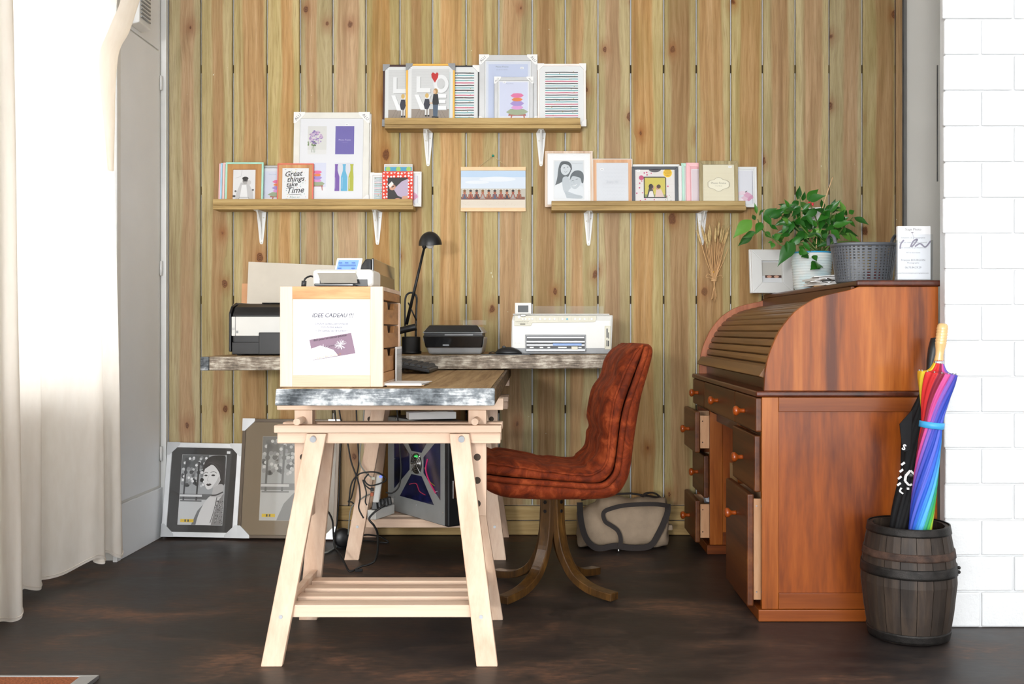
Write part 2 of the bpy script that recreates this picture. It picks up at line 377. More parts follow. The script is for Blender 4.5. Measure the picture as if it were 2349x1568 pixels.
        o = bpy.data.objects.new(name, me); COL.objects.link(o)
        if mat is not None: me.materials.append(mat if not isinstance(mat, str) else M[mat])
        if parent is not None: o.parent = parent
        if org is not None: o.location = org
        if bev:
            md = o.modifiers.new('bevel', 'BEVEL'); md.width = bev; md.segments = seg; md.limit_method = 'ANGLE'; md.angle_limit = R(40)
        if sub:
            md = o.modifiers.new('subsurf', 'SUBSURF'); md.levels = sub; md.render_levels = sub
        if label: o['label'] = label
        return o
def tag(o, label=None, cat=None, group=None, kind=None):
    if label: o['label'] = label
    if cat: o['category'] = cat
    if group: o['group'] = group
    if kind: o['kind'] = kind
    return o
def thing(name, label, cat, loc=(0, 0, 0), rot=(0, 0, 0), group=None):
    o = bpy.data.objects.new(name, None); COL.objects.link(o); o.empty_display_size = .05
    o.location = loc; o.rotation_euler = rot
    return tag(o, label, cat, group)
def copy_tree(o, parent=None):
    c = o.copy(); COL.objects.link(c); c.parent = parent
    for ch in list(o.children): copy_tree(ch, c)
    return c
def B(name, mat, parent, x0, x1, y0, y1, z0, z1, bev=0, seg=2, **kw):
    return MB().box(x0, x1, y0, y1, z0, z1).build(name, mat, parent, bev, seg, **kw)
def bez(pts, n=6):
    """smooth Catmull-Rom path through points"""
    pts = [Vector(p) for p in pts]; out = []
    for i in range(len(pts)-1):
        p0 = pts[max(i-1, 0)]; p1 = pts[i]; p2 = pts[i+1]; p3 = pts[min(i+2, len(pts)-1)]
        for k in range(n):
            t = k/n
            out.append(.5*((2*p1)+(p2-p0)*t+(2*p0-5*p1+4*p2-p3)*t*t+(3*p1-p0-3*p2+p3)*t**3))
    out.append(pts[-1]); return out

# flat prints (posters, photographs, labels): coloured shapes in the x/z plane facing -y
_tx = {}
def text_mesh(s, size, shear=0, bold=0):
    k = (s, size, shear, bold)
    if k in _tx: return _tx[k]
    cu = bpy.data.curves.new('lettering', 'FONT'); cu.body = s; cu.size = size; cu.align_x = 'CENTER'; cu.shear = shear; cu.resolution_u = 2; cu.offset = bold
    o = bpy.data.objects.new('lettering', cu); COL.objects.link(o)
    dg = bpy.context.evaluated_depsgraph_get(); dg.update()
    me = bpy.data.meshes.new_from_object(o.evaluated_get(dg))
    r = ([v.co.copy() for v in me.vertices], [list(p.vertices) for p in me.polygons])
    bpy.data.objects.remove(o); bpy.data.curves.remove(cu); bpy.data.meshes.remove(me)
    _tx[k] = r; return r
class PR(MB):
    def __init__(s, y=0): super().__init__(); s.y = y; s.step = .00004; s.l = 0
    def lay(s): s.l += 1; return s.y-s.l*s.step
    def poly(s, pts, col):
        y = s.lay(); return s._add([(p[0], y, p[1]) for p in pts], [list(range(len(pts)))], False, hx(col))
    def rect(s, x0, z0, x1, z1, col): return s.poly([(x0, z0), (x1, z0), (x1, z1), (x0, z1)], col)
    def el(s, x, z, rx, rz, col, n=18, rot=0):
        c, d = math.cos(rot), math.sin(rot)
        return s.poly([(x+rx*math.cos(a)*c-rz*math.sin(a)*d, z+rx*math.cos(a)*d+rz*math.sin(a)*c) for a in [2*math.pi*i/n for i in range(n)]], col)
    def line(s, pts, w, col):
        y = s.lay()
        for a, b_ in zip(pts, pts[1:]):
            d = Vector((b_[0]-a[0], b_[1]-a[1])); 
            if d.length < 1e-9: continue
            n = Vector((-d.y, d.x)).normalized()*w/2
            s._add([(a[0]+n.x, y, a[1]+n.y), (a[0]-n.x, y, a[1]-n.y), (b_[0]-n.x, y, b_[1]-n.y), (b_[0]+n.x, y, b_[1]+n.y)], [(0, 1, 2, 3)], False, hx(col))
        return s
    def dots(s, items, col):
        y = s.lay()
        for x, z, r in items:
            s._add([(x+r*math.cos(a), y, z+r*math.sin(a)) for a in [math.pi*i/4 for i in range(8)]], [list(range(8))], False, hx(col))
        return s
    def text(s, t, x, z, size, col, rot=0, shear=0, bold=0):
        vs, fs = text_mesh(t, size, shear, bold); y = s.lay(); c, d = math.cos(rot), math.sin(rot)
        return s._add([(x+v.x*c-v.y*d, y, z+v.x*d+v.y*c) for v in vs], fs, False, hx(col))
# ================================================================== the setting
def struct(o, label): o['kind'] = 'structure'; o['label'] = label; return o
WY = 4.90                                   # front face of the board wall
struct(B('floor', 'floor', None, -2.4, 2.9, -1.6, 5.2, -.05, 0), 'dark brown black mottled vinyl floor')
struct(B('ceiling', 'white', None, -2.4, 2.9, -1.6, 5.2, 2.9, 2.95), 'plain white ceiling above the room')
wb = struct(B('wall_back', 'backpaint', None, -1.88, 1.83, WY+.0255, WY+.12, 0, 2.9), 'back wall clad in upright knotty pine boards')
seams = [385, 460, 534, 612, 688, 763, 839, 917, 992, 1069, 1144, 1221, 1297, 1372, 1447, 1523, 1598, 1677, 1750, 1825, 1903, 1979, 2055, 2073]
bm_full = None
for i in range(len(seams)-1):
    a = XX(seams[i], WY)+.0037; b_ = XX(seams[i+1], WY)-.0037
    w = b_-a; c = (a+b_)/2; z0 = .15
    mb = MB()
    # slightly rounded long edges, uneven face height
    pr = [(-w/2, .019), (-w/2, .004), (-w/2+.004, 0), (w/2-.004, 0), (w/2, .004), (w/2, .019)]
    mb.loft([[Vector((x, y, z)) for x, y in pr] for z in (-(2.9-z0)/2, (2.9-z0)/2)], smooth=False)
    o = mb.build('plank', 'board', wb, local=True)
    o.location = (c, WY+.001*random.uniform(0, 3), (2.9+z0)/2)
for z in (.62, 1.16, 1.70, 2.30, 2.8):
    B('batten', 'batten', wb, XX(385, WY), XX(2073, WY), WY+.0222, WY+.0253, z-.02, z+.02)
for z0, z1 in ((.076, .146), (.003, .072)):
    o = B('plank', M['shelfwood'], wb, XX(388, WY), XX(2070, WY), WY-.002, WY+.02, z0, z1, .003)
# left: door wall, jamb, recess with window
wl = struct(B('wall_left', 'plaster', None, -1.96, -1.84, 4.37, 4.95, 0, 2.9), 'grey painted side wall with built-in door')
d1 = struct(B('door_1', 'greydoor', None, -1.839, -1.832, 4.38, 4.838, .255, 2.362, .002), 'tall pale grey flush door on the left wall')
d2 = B('panel', 'greydoor', d1, -1.839, -1.832, 4.38, 4.838, 2.37, 2.9, .002)
B('kick_panel', 'greydoor', d1, -1.839, -1.828, 4.38, 4.88, .0, .243, .003)
for zz in (ZZ(190, 4.85), ZZ(615, 4.85), ZZ(1040, 4.85)):
    MB().cyl((-1.829, 4.852, zz-.035), (-1.829, 4.852, zz+.035), .007, 10).build('hinge', 'metalwhite', d1)
struct(B('trim_1', 'metalwhite', None, -1.838, -1.812, 4.872, 4.90, 0, 2.9, .003), 'white corner strip beside the pine boards')
struct(B('trim_2', 'metalwhite', None, -1.845, -1.825, 4.335, 4.375, 0, 2.9, .003), 'white jamb at the window recess')
wsl = B('wall_side', 'white', None, -2.12, -2.0, -1.6, 3.40, 0, 2.9); struct(wsl, 'white side wall in front of the window')
struct(B('wall_sill', 'white', None, -2.12, -2.0, 3.40, 4.37, 0, .72), 'low wall under the curtained window')
struct(B('wall_lintel', 'white', None, -2.12, -2.0, 3.40, 4.37, 2.6, 2.9), 'wall above the curtained window')
struct(B('wall_return', 'white', None, -2.12, -1.96, 4.37, 4.45, 0, 2.9), 'return wall beside the curtained window')
w1 = bpy.data.objects.new('window_1', None); COL.objects.link(w1); w1.location = (-2.06, 3.88, .72)
struct(w1, 'tall window behind the cream curtains')
for a, b_, c, d in ((3.40, 3.45, .72, 2.6), (4.32, 4.37, .72, 2.6)): B('window_frame', 'metalwhite', w1, -2.09, -2.03, a, b_, c, d, .004)
for c, d in ((.72, .77), (2.55, 2.6)): B('window_frame', 'metalwhite', w1, -2.09, -2.03, 3.4505, 4.3195, c, d, .004)
B('pane', 'glass', w1, -2.062, -2.058, 3.4505, 4.3195, .7705, 2.5495)
# right: plain wall behind, white block partition
struct(B('wall_niche', 'plaster', None, 1.83, 2.9, WY+.02, WY+.12, 0, 2.9), 'plain off-white wall right of the pine boards')
struct(B('trim_3', 'alu', None, 1.812, 1.826, WY+.005, WY+.03, 0, 2.9), 'thin metal strip ending the board wall')
struct(B('wall_right', 'white', None, 2.8, 2.9, -1.6, 5.0, 0, 2.9), 'white right wall out of view')
PY = 3.387
wp = struct(B('wall_pillar', 'mortar', None, 1.394, 2.75, PY+.005, PY+.05, 0, 2.9), 'white painted block partition at the right edge')
hc = 82*PY/F; lc = 155*PY/F
for r in range(24):
    z0 = r*hc+.002; z1 = (r+1)*hc-.0022
    x = XX(2169, PY)-(.0004*r)
    first = True; k = 0
    xe = XX(2250 if r % 2 == 0 else 2325, PY)
    while x < 2.72 and z0 < 2.9:
        x1 = min(xe-.003, 2.75); zz1 = min(z1, 2.9); dx = random.uniform(-.005, .002) if first else 0
        o = MB().box(x+dx, x1, -.0, .018, z0, zz1)
        o = o.build('brick', 'brick', wp, .005, 2); o.location = (0, PY-.0045+random.uniform(0, .0025), 0)
        x = xe+.003; xe += lc; first = False
B('strip', 'darkgrey', wp, XX(2152, 3.43), XX(2154, 3.43), 3.437, 3.442, ZZ(415, 3.43), ZZ(148, 3.43))
# vent box on the left wall
vt = thing('wall_vent', 'white louvred vent box high on the grey side wall', 'vent', (-1.832, 4.55, 2.39))
MB().prism([(-1.832, 4.48, 2.385), (-1.79, 4.49, 2.40), (-1.785, 4.49, 2.62), (-1.832, 4.48, 2.62)], (0, .135, 0)).build('housing', 'metalwhite', vt, .006)
for i in range(9):
    z = 2.425+i*.018; B('louvre', 'grey', vt, -1.787, -1.782, 4.50, 4.605, z, z+.006)

# ------------------------------------------------------------------ curtains
def curtain(name, label, path, zt, zh, flare):
    t = thing(name, label, 'curtain', (path[0][0], path[0][1], zh), group='cream window curtains')
    p = bez([(x, y, 0) for x, y in path], 8); rings = []
    nz = 26
    for i in range(nz+1):
        u = i/nz; z = zh+(zt-zh)*u; row = []
        for k, q in enumerate(p):
            s = k/(len(p)-1); am = 1-.35*u
            x = q.x*am+(-1.86)*(1-am)+.0025*math.sin(k*.33+u*4)+.0015*math.sin(k*.7-u*11)
            y = q.y+flare(u, s)
            row.append(Vector((x, y, z+(.02*math.sin(k*.21) if i == 0 else 0))))
        rings.append(row)
    back = [[v-Vector((.003, -.001, 0)) for v in row] for row in rings]
    mb = MB(); mb.loft(rings, closed=False, cap=False)
    o = mb.build('cloth', 'curtain', t, fixn=False)
    hem = MB().tube([v+Vector((.001, 0, .012)) for v in rings[0]], .0022, 5); hem.build('hem', 'curtain', t)
    return t
cA = curtain('curtain', 'cream curtain drop nearest the camera at the left edge', [(-1.86, 2.6), (-1.78, 2.75), (-1.87, 2.9), (-1.78, 3.05), (-1.87, 3.2), (-1.80, 3.32), (-1.81, 3.42), (-1.80, 3.485), (-1.84, 3.53), (-1.90, 3.5)], 2.86, .02, lambda u, s: -.06*u*s)
cB = curtain('curtain', 'wide backlit cream curtain beside the grey door', [(-1.96, 3.56), (-1.93, 3.62), (-1.885, 3.69), (-1.865, 3.75), (-1.90, 3.785), (-1.945, 3.80), (-1.935, 3.86), (-1.875, 3.95), (-1.82, 4.05), (-1.79, 4.115), (-1.80, 4.15), (-1.845, 4.15), (-1.83, 4.18), (-1.80, 4.22), (-1.775, 4.265), (-1.79, 4.29), (-1.84, 4.30)], 2.86, .055, lambda u, s: -.05*s*math.sin(u*2.2)+(.10*s*max(0, u-.72)/.28))
lf_ = bez([PT(262, -60, 4.02), PT(246, 8, 4.03), PT(224, 60, 4.04), PT(205, 118, 4.05), PT(212, 190, 4.07), PT(228, 290, 4.12), PT(243, 390, 4.17)], 6); rt_ = bez([PT(306, -60, 4.22), PT(291, 4, 4.22), PT(270, 70, 4.22), PT(250, 114, 4.2), PT(246, 200, 4.19), PT(247, 300, 4.18), PT(246, 392, 4.18)], 6); rows = []
for i, (l_, r_) in enumerate(zip(lf_, rt_)):
    o_ = .05-.045*max(0, (i/len(lf_)-.4)/.6)
    rows.append([l_.lerp(r_, k/8)+Vector((o_+.02*math.sin(math.pi*k/8), -.012*math.sin(math.pi*k/4), 0)) for k in range(9)])
MB().loft(rows, closed=False, cap=False).build('fold', 'curtain', cB, fixn=False)

# ------------------------------------------------------------------ wall shelves
def bracket(px_top, px_bot, py_top, py_bot, ztop, label):
    x = XX(px_bot, WY); t = thing('shelf_bracket', label, 'bracket', (x, WY, ZZ(py_bot, WY)), group='white steel shelf brackets')
    zb = ZZ(py_bot, WY); w0, w1 = .024, .009; y = WY-.003
    n = 8
    MB().prism([(x-w0, y, ztop), (x-w1, y, zb+.01), (x-w1*.6, y, zb), (x+w1*.6, y, zb), (x+w1, y, zb+.01), (x+w0, y, ztop)], (0, .003, 0)).build('wall_leg', 'metalwhite', t, .001)
    MB().prism([(x-w0, WY, ztop-.002), (x+w0, WY, ztop-.002), (x+.012, WY-.098, ztop-.002), (x-.012, WY-.098, ztop-.002)], (0, 0, .002)).build('shelf_leg', 'metalwhite', t, .001)
    MB().prism([(x-.004, y, zb+.02), (x-.004, y, ztop-.002), (x-.004, WY-.085, ztop-.002), (x-.004, y-.03, ztop-.05)], (.008, 0, 0)).build('rib', 'metalwhite', t, .002)
    for dx, zz in ((-.010, ztop-.04), (.011, ztop-.028), (0, zb+.008)):
        MB().cyl((x+dx, y-.003, zz), (x+dx, y, zz), .0035, 10).build('screw', 'beigeplastic', t)
    return t
def shelf(label, pl, pr_, zl, zm, zb, D=4.79):
    x0, x1 = XX(pl, D), XX(pr_, D)
    t = thing('wall_shelf', label, 'shelf', (x0, D, zb), group='pine ledge shelves on the board wall')
    B('board', 'shelfwood', t, x0, x1, D+.001, WY-.001, zb, zm, .002)
    B('front_lip', 'shelfwood', t, x0, x1-.004, D, D+.019, zm+.0005, zl, .002)
    return t
ZL, ZR, ZT = 1.611, 1.608, 2.000            # tops of the shelf boards
shelf('long pine ledge shelf left of the beach photograph', 488, 948, 1.641, ZL, 1.591)
shelf('pine ledge shelf right of the beach photograph', 1265, 1712, 1.632, ZR, 1.586)
shelf('highest pine ledge shelf in the middle of the wall', 882, 1333, 2.031, ZT, 1.981)
bracket(590, 600, 485, 560, 1.591, 'white bracket under the mint and coral frames')
bracket(858, 866, 485, 561, 1.591, 'white bracket under the red dotted frame')
bracket(1350, 1350, 485, 563, 1.586, 'white bracket under the couple portrait frame')
bracket(1610, 1610, 485, 562, 1.586, 'white bracket beside the hanging wheat')
bracket(980, 982, 297, 381, 1.981, 'white bracket under the yellow bordered frame')
bracket(1241, 1241, 297, 381, 1.981, 'white bracket above the couple portrait frame')

# ------------------------------------------------------------------ picture frames
TH = R(4.5)
def rail_ring(mb, w, h, fw, y0, y1, inset=0):
    x0, x1, z0, z1 = -w/2, w/2, 0, h
    o = [(x0, z0), (x1, z0), (x1, z1), (x0, z1)]; i_ = [(x0+fw, z0+fw), (x1-fw, z0+fw), (x1-fw, z1-fw), (x0+fw, z1-fw)]
    for k in range(4):
        j = (k+1) % 4; p = [o[k], o[j], i_[j], i_[k]]
        mb.hexa([(a, y1, b_) for a, b_ in p]+[(a, y0, b_) for a, b_ in p])
def corner_poly(w, h, s, k):
    base = [(0, 0), (s, 0), (s, s*.22), (s*.22, s), (0, s)]
    sx = -1 if k in (1, 2) else 1; sz = -1 if k in (2, 3) else 1
    ox = -w/2-.0015 if sx > 0 else w/2+.0015; oz = -.0005 if sz > 0 else h+.0015
    p = [(ox+sx*a, oz+sz*b_) for a, b_ in base]
    return p if sx*sz > 0 else p[::-1]
def frame(label, pl, pr_, pt, zb, layer, fw, fmat, draw, bg='#f4f4f2', corners=None, ccol='paper', cs=.04, alu=False, th=.014, tagpos=None, group=None, off=0, glass=True, cat='picture frame', name='picture_frame', Yb=None, ang=None, hh=None, ww=None, zc=None, roll=0, band=None):
    Y0 = (4.862-.0165*layer-off) if Yb is None else Yb
    D = Y0+.012-th
    x0, x1 = XX(pl, D), XX(pr_, D)
    a = TH if ang is None else ang
    w = ww or (x1-x0)
    if hh is None:
        zt = ZZ(pt, Y0+.02-th); h = (zt-zb)/math.cos(a)
    else: h = hh
    t = thing(name, label, cat, ((x0+x1)/2, Y0, zb+th*math.sin(a)+.0008+abs(roll)*w/2), (-a, roll, 0), group)
    mb = MB(); rail_ring(mb, w, h, fw, 0, -th); mb.build('moulding', fmat, t, .0012, 1, local=True)
    if band:
        mb = MB(); rail_ring(mb, w-2*fw, h, band[0], 0, -th+.003)
        for v in mb.v: v.z = fw+(v.z)*(h-2*fw)/h
        mb.build('inner_border', band[1], t, local=True)
    B('backing', 'kraft', t, -w/2+.002, w/2-.002, -min(.004, th*.25), -.0004, .002, h-.002, local=True)
    p = PR(-th+min(.006, th*.4)); fi = fw*.8+(band[0]*.9 if band else 0)
    p.rect(-w/2+fi, fi, w/2-fi, h-fi, bg)
    if draw: draw(p, w, h)
    if tagpos:
        tx, tz = tagpos; p.rect(tx*w-.008, tz*h-.005, tx*w+.008, tz*h+.005, '#ffffff'); p.rect(tx*w-.005, tz*h-.0015, tx*w+.004, tz*h+.0005, '#a0a0a0')
    p.build('print', 'print', t, local=True)
    if glass: B('glass', 'glass', t, -w/2+fi, w/2-fi, -th+.0032, -th+.0042, fi, h-fi, local=True)
    for k in (corners or ()):
        pp = corner_poly(w, h, cs, k)
        o = MB().prism([(a_, -th-.0016, b_) for a_, b_ in pp], (0, th+.0014, 0)).build('corner_protector', ccol, t, local=True)
        if alu and k >= 2:
            q = PR(-th-.0016); sg = 1 if k == 3 else -1
            q.text('ALU', (-w/2+.40*cs+.002)*sg+(.0), h-.52*cs, cs*.38, '#6c6c6c', R(48)*sg); q.build('lettering', 'print', o, local=True)
    return t
def pic_bw_couple(p, x0, z0, x1, z1):
    W, Hh = x1-x0, z1-z0; p.rect(x0, z0, x1, z1, '#dfe4e7')
    f = lambda u, v: (x0+u*W, z0+v*Hh); S = lambda pts: [f(v.x, v.y) for v in bez([(a, b_, 0) for a, b_ in pts], 4)]
    p.poly(S([(.0, .0), (.0, .30), (.10, .38), (.26, .42), (.40, .30), (.42, 0)]), '#f0f2f3')
    p.poly(S([(.03, .36), (.10, .55), (.14, .80), (.22, .97), (.38, 1.0), (.54, .96), (.60, .82), (.52, .64), (.40, .50), (.30, .46), (.16, .40)]), '#596165')
    p.poly(S([(.27, .40), (.30, .56), (.46, .58), (.54, .40), (.56, .18), (.40, .12), (.30, .24)]), '#c9d0d4')
    p.poly(S([(.22, .80), (.24, .70), (.33, .63), (.44, .64), (.53, .72), (.56, .82), (.48, .91), (.36, .94), (.26, .90)]), '#dadfe1')
    p.poly(S([(.20, .74), (.24, .86), (.34, .92), (.50, .88), (.60, .76), (.58, .92), (.44, .99), (.28, .97), (.18, .86)]), '#4f575b')
    for u, v in ((.34, .82), (.46, .84)): p.el(*f(u, v), .028*W, .010*Hh, '#5b6469', 10, .2)
    p.poly(S([(.33, .735), (.40, .715), (.47, .755), (.41, .70), (.36, .705)]), '#9aa3a8'); p.line([f(.39, .81), f(.385, .765), f(.42, .765)], .008*W, '#b9c1c5')
    p.poly(S([(.42, 0), (.48, .20), (.62, .30), (.86, .34), (1, .28), (1, 0)]), '#e9edef')
    p.poly(S([(.54, .50), (.54, .38), (.62, .28), (.74, .26), (.86, .34), (.93, .48), (.92, .60), (.74, .66), (.60, .60)]), '#ccd3d7')
    p.poly(S([(.53, .48), (.56, .62), (.68, .73), (.86, .75), (1, .66), (1, .44), (.94, .42), (.90, .54), (.78, .58), (.64, .60), (.58, .55)]), '#5d666b')
    for u, v in ((.63, .475), (.77, .515)): p.line([f(u-.035, v-.01), f(u, v+.006), f(u+.04, v+.008)], .014*W, '#5b6469')
    p.poly(S([(.60, .375), (.68, .355), (.79, .41), (.72, .335), (.64, .335)]), '#f4f6f7'); p.line(S([(.59, .378), (.68, .35), (.80, .415)]), .006*W, '#8c959a'); p.line([f(.685, .475), f(.66, .42), f(.70, .418)], .008*W, '#a6afb4')
    p.poly(S([(.34, .20), (.50, .18), (.70, .12), (.95, .07), (.90, 0), (.42, .02)]), '#c2cacf'); p.line(S([(.36, .13), (.6, .1), (.9, .05)]), .006*W, '#a5aeb3')
    p.text('Photo Frame 13 x 18 cm', *f(.78, .93), .005, '#8c9296')
def pic_bw_pair(p, x0, z0, x1, z1):
    W, Hh = x1-x0, z1-z0; f = lambda u, v: (x0+u*W, z0+v*Hh); p.rect(x0, z0, x1, z1, '#ecebea')
    p.line([f(.1, .75), f(.35, .8), f(.4, 1)], .015*W, '#c0bfbe'); p.poly([f(.1, 0), f(.15, .3), f(.35, .62), f(.7, .6), f(.9, .35), f(.95, 0)], '#cfcdcc')
    p.poly([f(.3, .1), f(.4, .55), f(.6, .55), f(.68, .1)], '#f3f2f1')
    p.el(*f(.55, .66), .13*W, .09*Hh, '#b9b5b2'); p.el(*f(.55, .74), .14*W, .055*Hh, '#3c3a39'); p.line([f(.45, .67), f(.65, .67)], .05*W, '#3b3938')
    p.el(*f(.72, .62), .09*W, .07*Hh, '#d5d2d0'); p.poly([f(.2, 0), f(.3, .18), f(.7, .18), f(.8, 0)], '#e9e8e7'); p.line([f(.2, .02), f(.3, .18), f(.7, .18), f(.8, .02)], .015*W, '#6e6c6b')
    p.el(*f(.12, .36), .05*W, .03*Hh, '#6e6c6b'); p.el(*f(.9, .4), .05*W, .03*Hh, '#6e6c6b'); p.rect(*f(0, .18), *f(.12, .24), '#4a4847')
def pic_love(p, x0, z0, x1, z1):
    W, Hh = x1-x0, z1-z0; f = lambda u, v: (x0+u*W, z0+v*Hh); p.rect(x0, z0, x1, z1, '#e4e4e2')
    for i in range(14): p.line([f(0, .27+i*.052), f(1, .27+i*.052)], .0008, '#d6d6d4')
    p.rect(x0, z0, x1, z0+.25*Hh, '#a39486')
    for i in range(9): p.line([f(.5+(i-4)*.07, .25), f(.5+(i-4)*.115, 0)], .0014, '#7d6f63')
    p.rect(*f(0, .0), *f(.42, .05), '#c6d6d4')
    for dx, dz, c in ((.02, -.012, '#bdbdbb'), (0, 0, '#fbfbfa')):
        p.poly([f(.13+dx, .56+dz), f(.5+dx, .56+dz), f(.5+dx, .64+dz), f(.23+dx, .64+dz), f(.23+dx, .86+dz), f(.13+dx, .86+dz)], c)
        p.el(*f(.78+dx, .72+dz), .2*W, .17*Hh, c, 22); p.el(*f(.78+dx, .72+dz), .11*W, .10*Hh, '#e0e0de', 22)
        p.poly([f(.08+dx, .52+dz), f(.19+dx, .52+dz), f(.3+dx, .34+dz), f(.4+dx, .52+dz), f(.52+dx, .52+dz), f(.36+dx, .24+dz), f(.24+dx, .24+dz)], c)
        p.poly([f(.62+dx, .24+dz), f(.92+dx, .24+dz), f(.92+dx, .31+dz), f(.72+dx, .31+dz), f(.72+dx, .36+dz), f(.9+dx, .36+dz), f(.9+dx, .42+dz), f(.72+dx, .42+dz), f(.72+dx, .46+dz), f(.92+dx, .46+dz), f(.92+dx, .53+dz), f(.62+dx, .53+dz)], c)
    # two children seen from behind a balloon
    p.poly([f(.32, .34), f(.36, .44), f(.46, .44), f(.5, .34), f(.44, .24), f(.36, .24)], '#3a3d4c'); p.el(*f(.41, .5), .05*W, .045*Hh, '#e3c074'); p.rect(*f(.36, .13), *f(.4, .25), '#efeeec'); p.rect(*f(.43, .13), *f(.47, .25), '#efeeec')
    p.rect(*f(.36, .11), *f(.41, .14), '#222222'); p.rect(*f(.43, .11), *f(.48, .14), '#222222')
    p.poly([f(.55, .36), f(.58, .53), f(.7, .53), f(.73, .36), f(.7, .32), f(.58, .32)], '#2b2c30'); p.el(*f(.64, .58), .06*W, .055*Hh, '#c39b5e'); p.el(*f(.61, .57), .035*W, .035*Hh, '#efc9a4')
    p.poly([f(.57, .33), f(.71, .33), f(.69, .1), f(.58, .1)], '#55687c'); p.rect(*f(.54, .09), *f(.63, .115), '#2a2523'); p.rect(*f(.63, .08), *f(.72, .11), '#2a2523')
    p.line([f(.48, .36), f(.56, .36)], .006, '#efc9a4')
    hx_ = [(.62, .74), (.53, .84), (.52, .9), (.56, .935), (.61, .915), (.63, .905), (.67, .935), (.71, .91), (.7, .84)]
    p.poly([f(*q) for q in hx_], '#d1302f'); p.line([f(.62, .74), f(.61, .6)], .0006, '#c8c8c8')
def pic_stripes(p, x0, z0, x1, z1):
    cs = ['#2c2c2e', '#7fbcc0', '#2c2c2e', '#7fbcc0', '#dc6c86', '#2c2c2e', '#7fbcc0', '#2c2c2e', '#7fbcc0', '#dc6c86']; p.rect(x0, z0, x1, z1, '#fbfbfa'); n = 22
    rg = random.Random(3)
    for i in range(n):
        z = z1-(i+.5)*(z1-z0)/n; pts = [(x0+(x1-x0)*k/6, z+rg.uniform(-.0006, .0006)) for k in range(7)]
        p.line(pts, (z1-z0)/n*.42, cs[i % len(cs)])
    p.dots([(rg.uniform(x0+.004, x1-.004), rg.uniform(z0, z1), .0022) for _ in range(30)], '#b39a52')
def pic_cushions(p, x0, z0, x1, z1, bgc='#e4e6f4', cx=.62, up=1):
    W, Hh = x1-x0, z1-z0; f = lambda u, v: (x0+u*W, z0+v*Hh); p.rect(x0, z0, x1, z1, bgc); p.rect(x0, z0, x1, z0+.14*Hh, '#f6f5f6')
    for sx in (-.22, .22): p.poly([f(cx+sx, .16), f(cx+sx+.05, .16), f(cx+sx*1.15+.03, .02), f(cx+sx*1.15, .02)], '#c0685a')
    p.poly([f(cx-.32, .16), f(cx+.32, .16), f(cx+.3, .2), f(cx-.3, .2)], '#b8604f')
    for v, w_, h_, c in ((.25, .40, .075, '#a9b695'), (.36, .22, .05, '#e9a6dc'), (.46, .25, .06, '#b29ad8'), (.56, .2, .045, '#f2914c'), (.66, .24, .055, '#ee7fae')):
        p.poly([f(cx-w_, v), f(cx-w_*.6, v+h_), f(cx, v+h_*1.15), f(cx+w_*.6, v+h_), f(cx+w_, v+.01), f(cx+w_*.6, v-h_*.8), f(cx, v-h_), f(cx-w_*.6, v-h_*.8)], c)
def pic_bottles(p, x0, z0, x1, z1):
    W, Hh = x1-x0, z1-z0; f = lambda u, v: (x0+u*W, z0+v*Hh); p.rect(x0, z0, x1, z1, '#e6e7ec')
    for u, c in ((.08, '#8a64b8'), (.5, '#6fc0e0'), (.9, '#c3c544')):
        pts = [(-.17, 0), (.17, 0), (.17, .5), (.07, .72), (.07, .92), (-.07, .92), (-.07, .72), (-.17, .5)]
        p.poly([f(min(max(u+a, 0), 1), b_) for a, b_ in pts], c); p.line([f(min(max(u-.1, .02), 1), .08), f(min(max(u-.1, .02), 1), .48)], .0012, '#f0f4f8')
        p.rect(*f(max(u-.09, 0), .9), *f(min(u+.09, 1), .95), c)
def pic_flowers(p, x0, z0, x1, z1):
    W, Hh = x1-x0, z1-z0; f = lambda u, v: (x0+u*W, z0+v*Hh); p.rect(x0, z0, x1, z1, '#e9e8e2'); p.rect(x0, z0, x1, z0+.16*Hh, '#f2f1ee'); rg = random.Random(5)
    p.dots([(*f(rg.uniform(.03, .45), rg.uniform(.3, .45)), .004) for _ in range(14)], '#7d9a62')
    for c in ('#b8a3cf', '#cfa6d4', '#9a86c0', '#dcc2de'): p.dots([(*f(.42+.36*math.sqrt(rg.random())*math.cos(a), .6+.24*math.sqrt(rg.random())*math.sin(a)), .0042) for a in [rg.uniform(0, 6.28) for _ in range(20)]], c)
    for a in (.2, .3, .38): p.line([f(.3, .34), f(a, .06)], .0012, '#7d9a62')
    p.line([f(.2, .3), f(.2, .08), f(.4, .08), f(.38, .3)], .0012, '#b5beb8')
# --- left shelf
def d_mint(p, w, h): pic_bw_pair(p, -.055, .012, .053, h-.037)
for i, (a, c, lb) in enumerate(((502, '#efc0c0', 'pale pink frame edge, farthest of the pastel stack'), (505.5, '#a9cfe6', 'pale blue frame in the pastel stack behind mint one'), (511, '#f0c3c3', 'pink frame directly behind the mint framed picture'))):
    frame(lb, a, a+84, 376-i, ZL, 0, .009, paint(c), None, '#d8c9ae', th=.010, off=.0104*i-.004, group='pastel frames stacked on the left shelf', glass=False)
frame('mint green frame with wooden mat and monochrome pair photo', 517, 604, 373, ZL, 0, .009, paint('#a8d8c4'), d_mint, '#b8844e', th=.010, off=.0276, group='pastel frames stacked on the left shelf', band=(.026, wood('oak_mat', ('#a2703c', '#b98850', '#caa06a'), 2, 20)))
def d_cush(p, w, h): p.rect(-w/2+.012, .012, w/2-.012, h-.012, '#eceef4'); pic_cushions(p, -w/2+.022, .02, w/2-.012, h-.028); p.text('Photo Frame', -.01, h-.045, .007, '#9fb2cc')
frame('small silver frame with stacked cushions half hidden between mint and coral frames', 590, 668, 381, ZL, 0, .012, 'alu', d_cush, corners=(2, 3), cs=.03, alu=True)
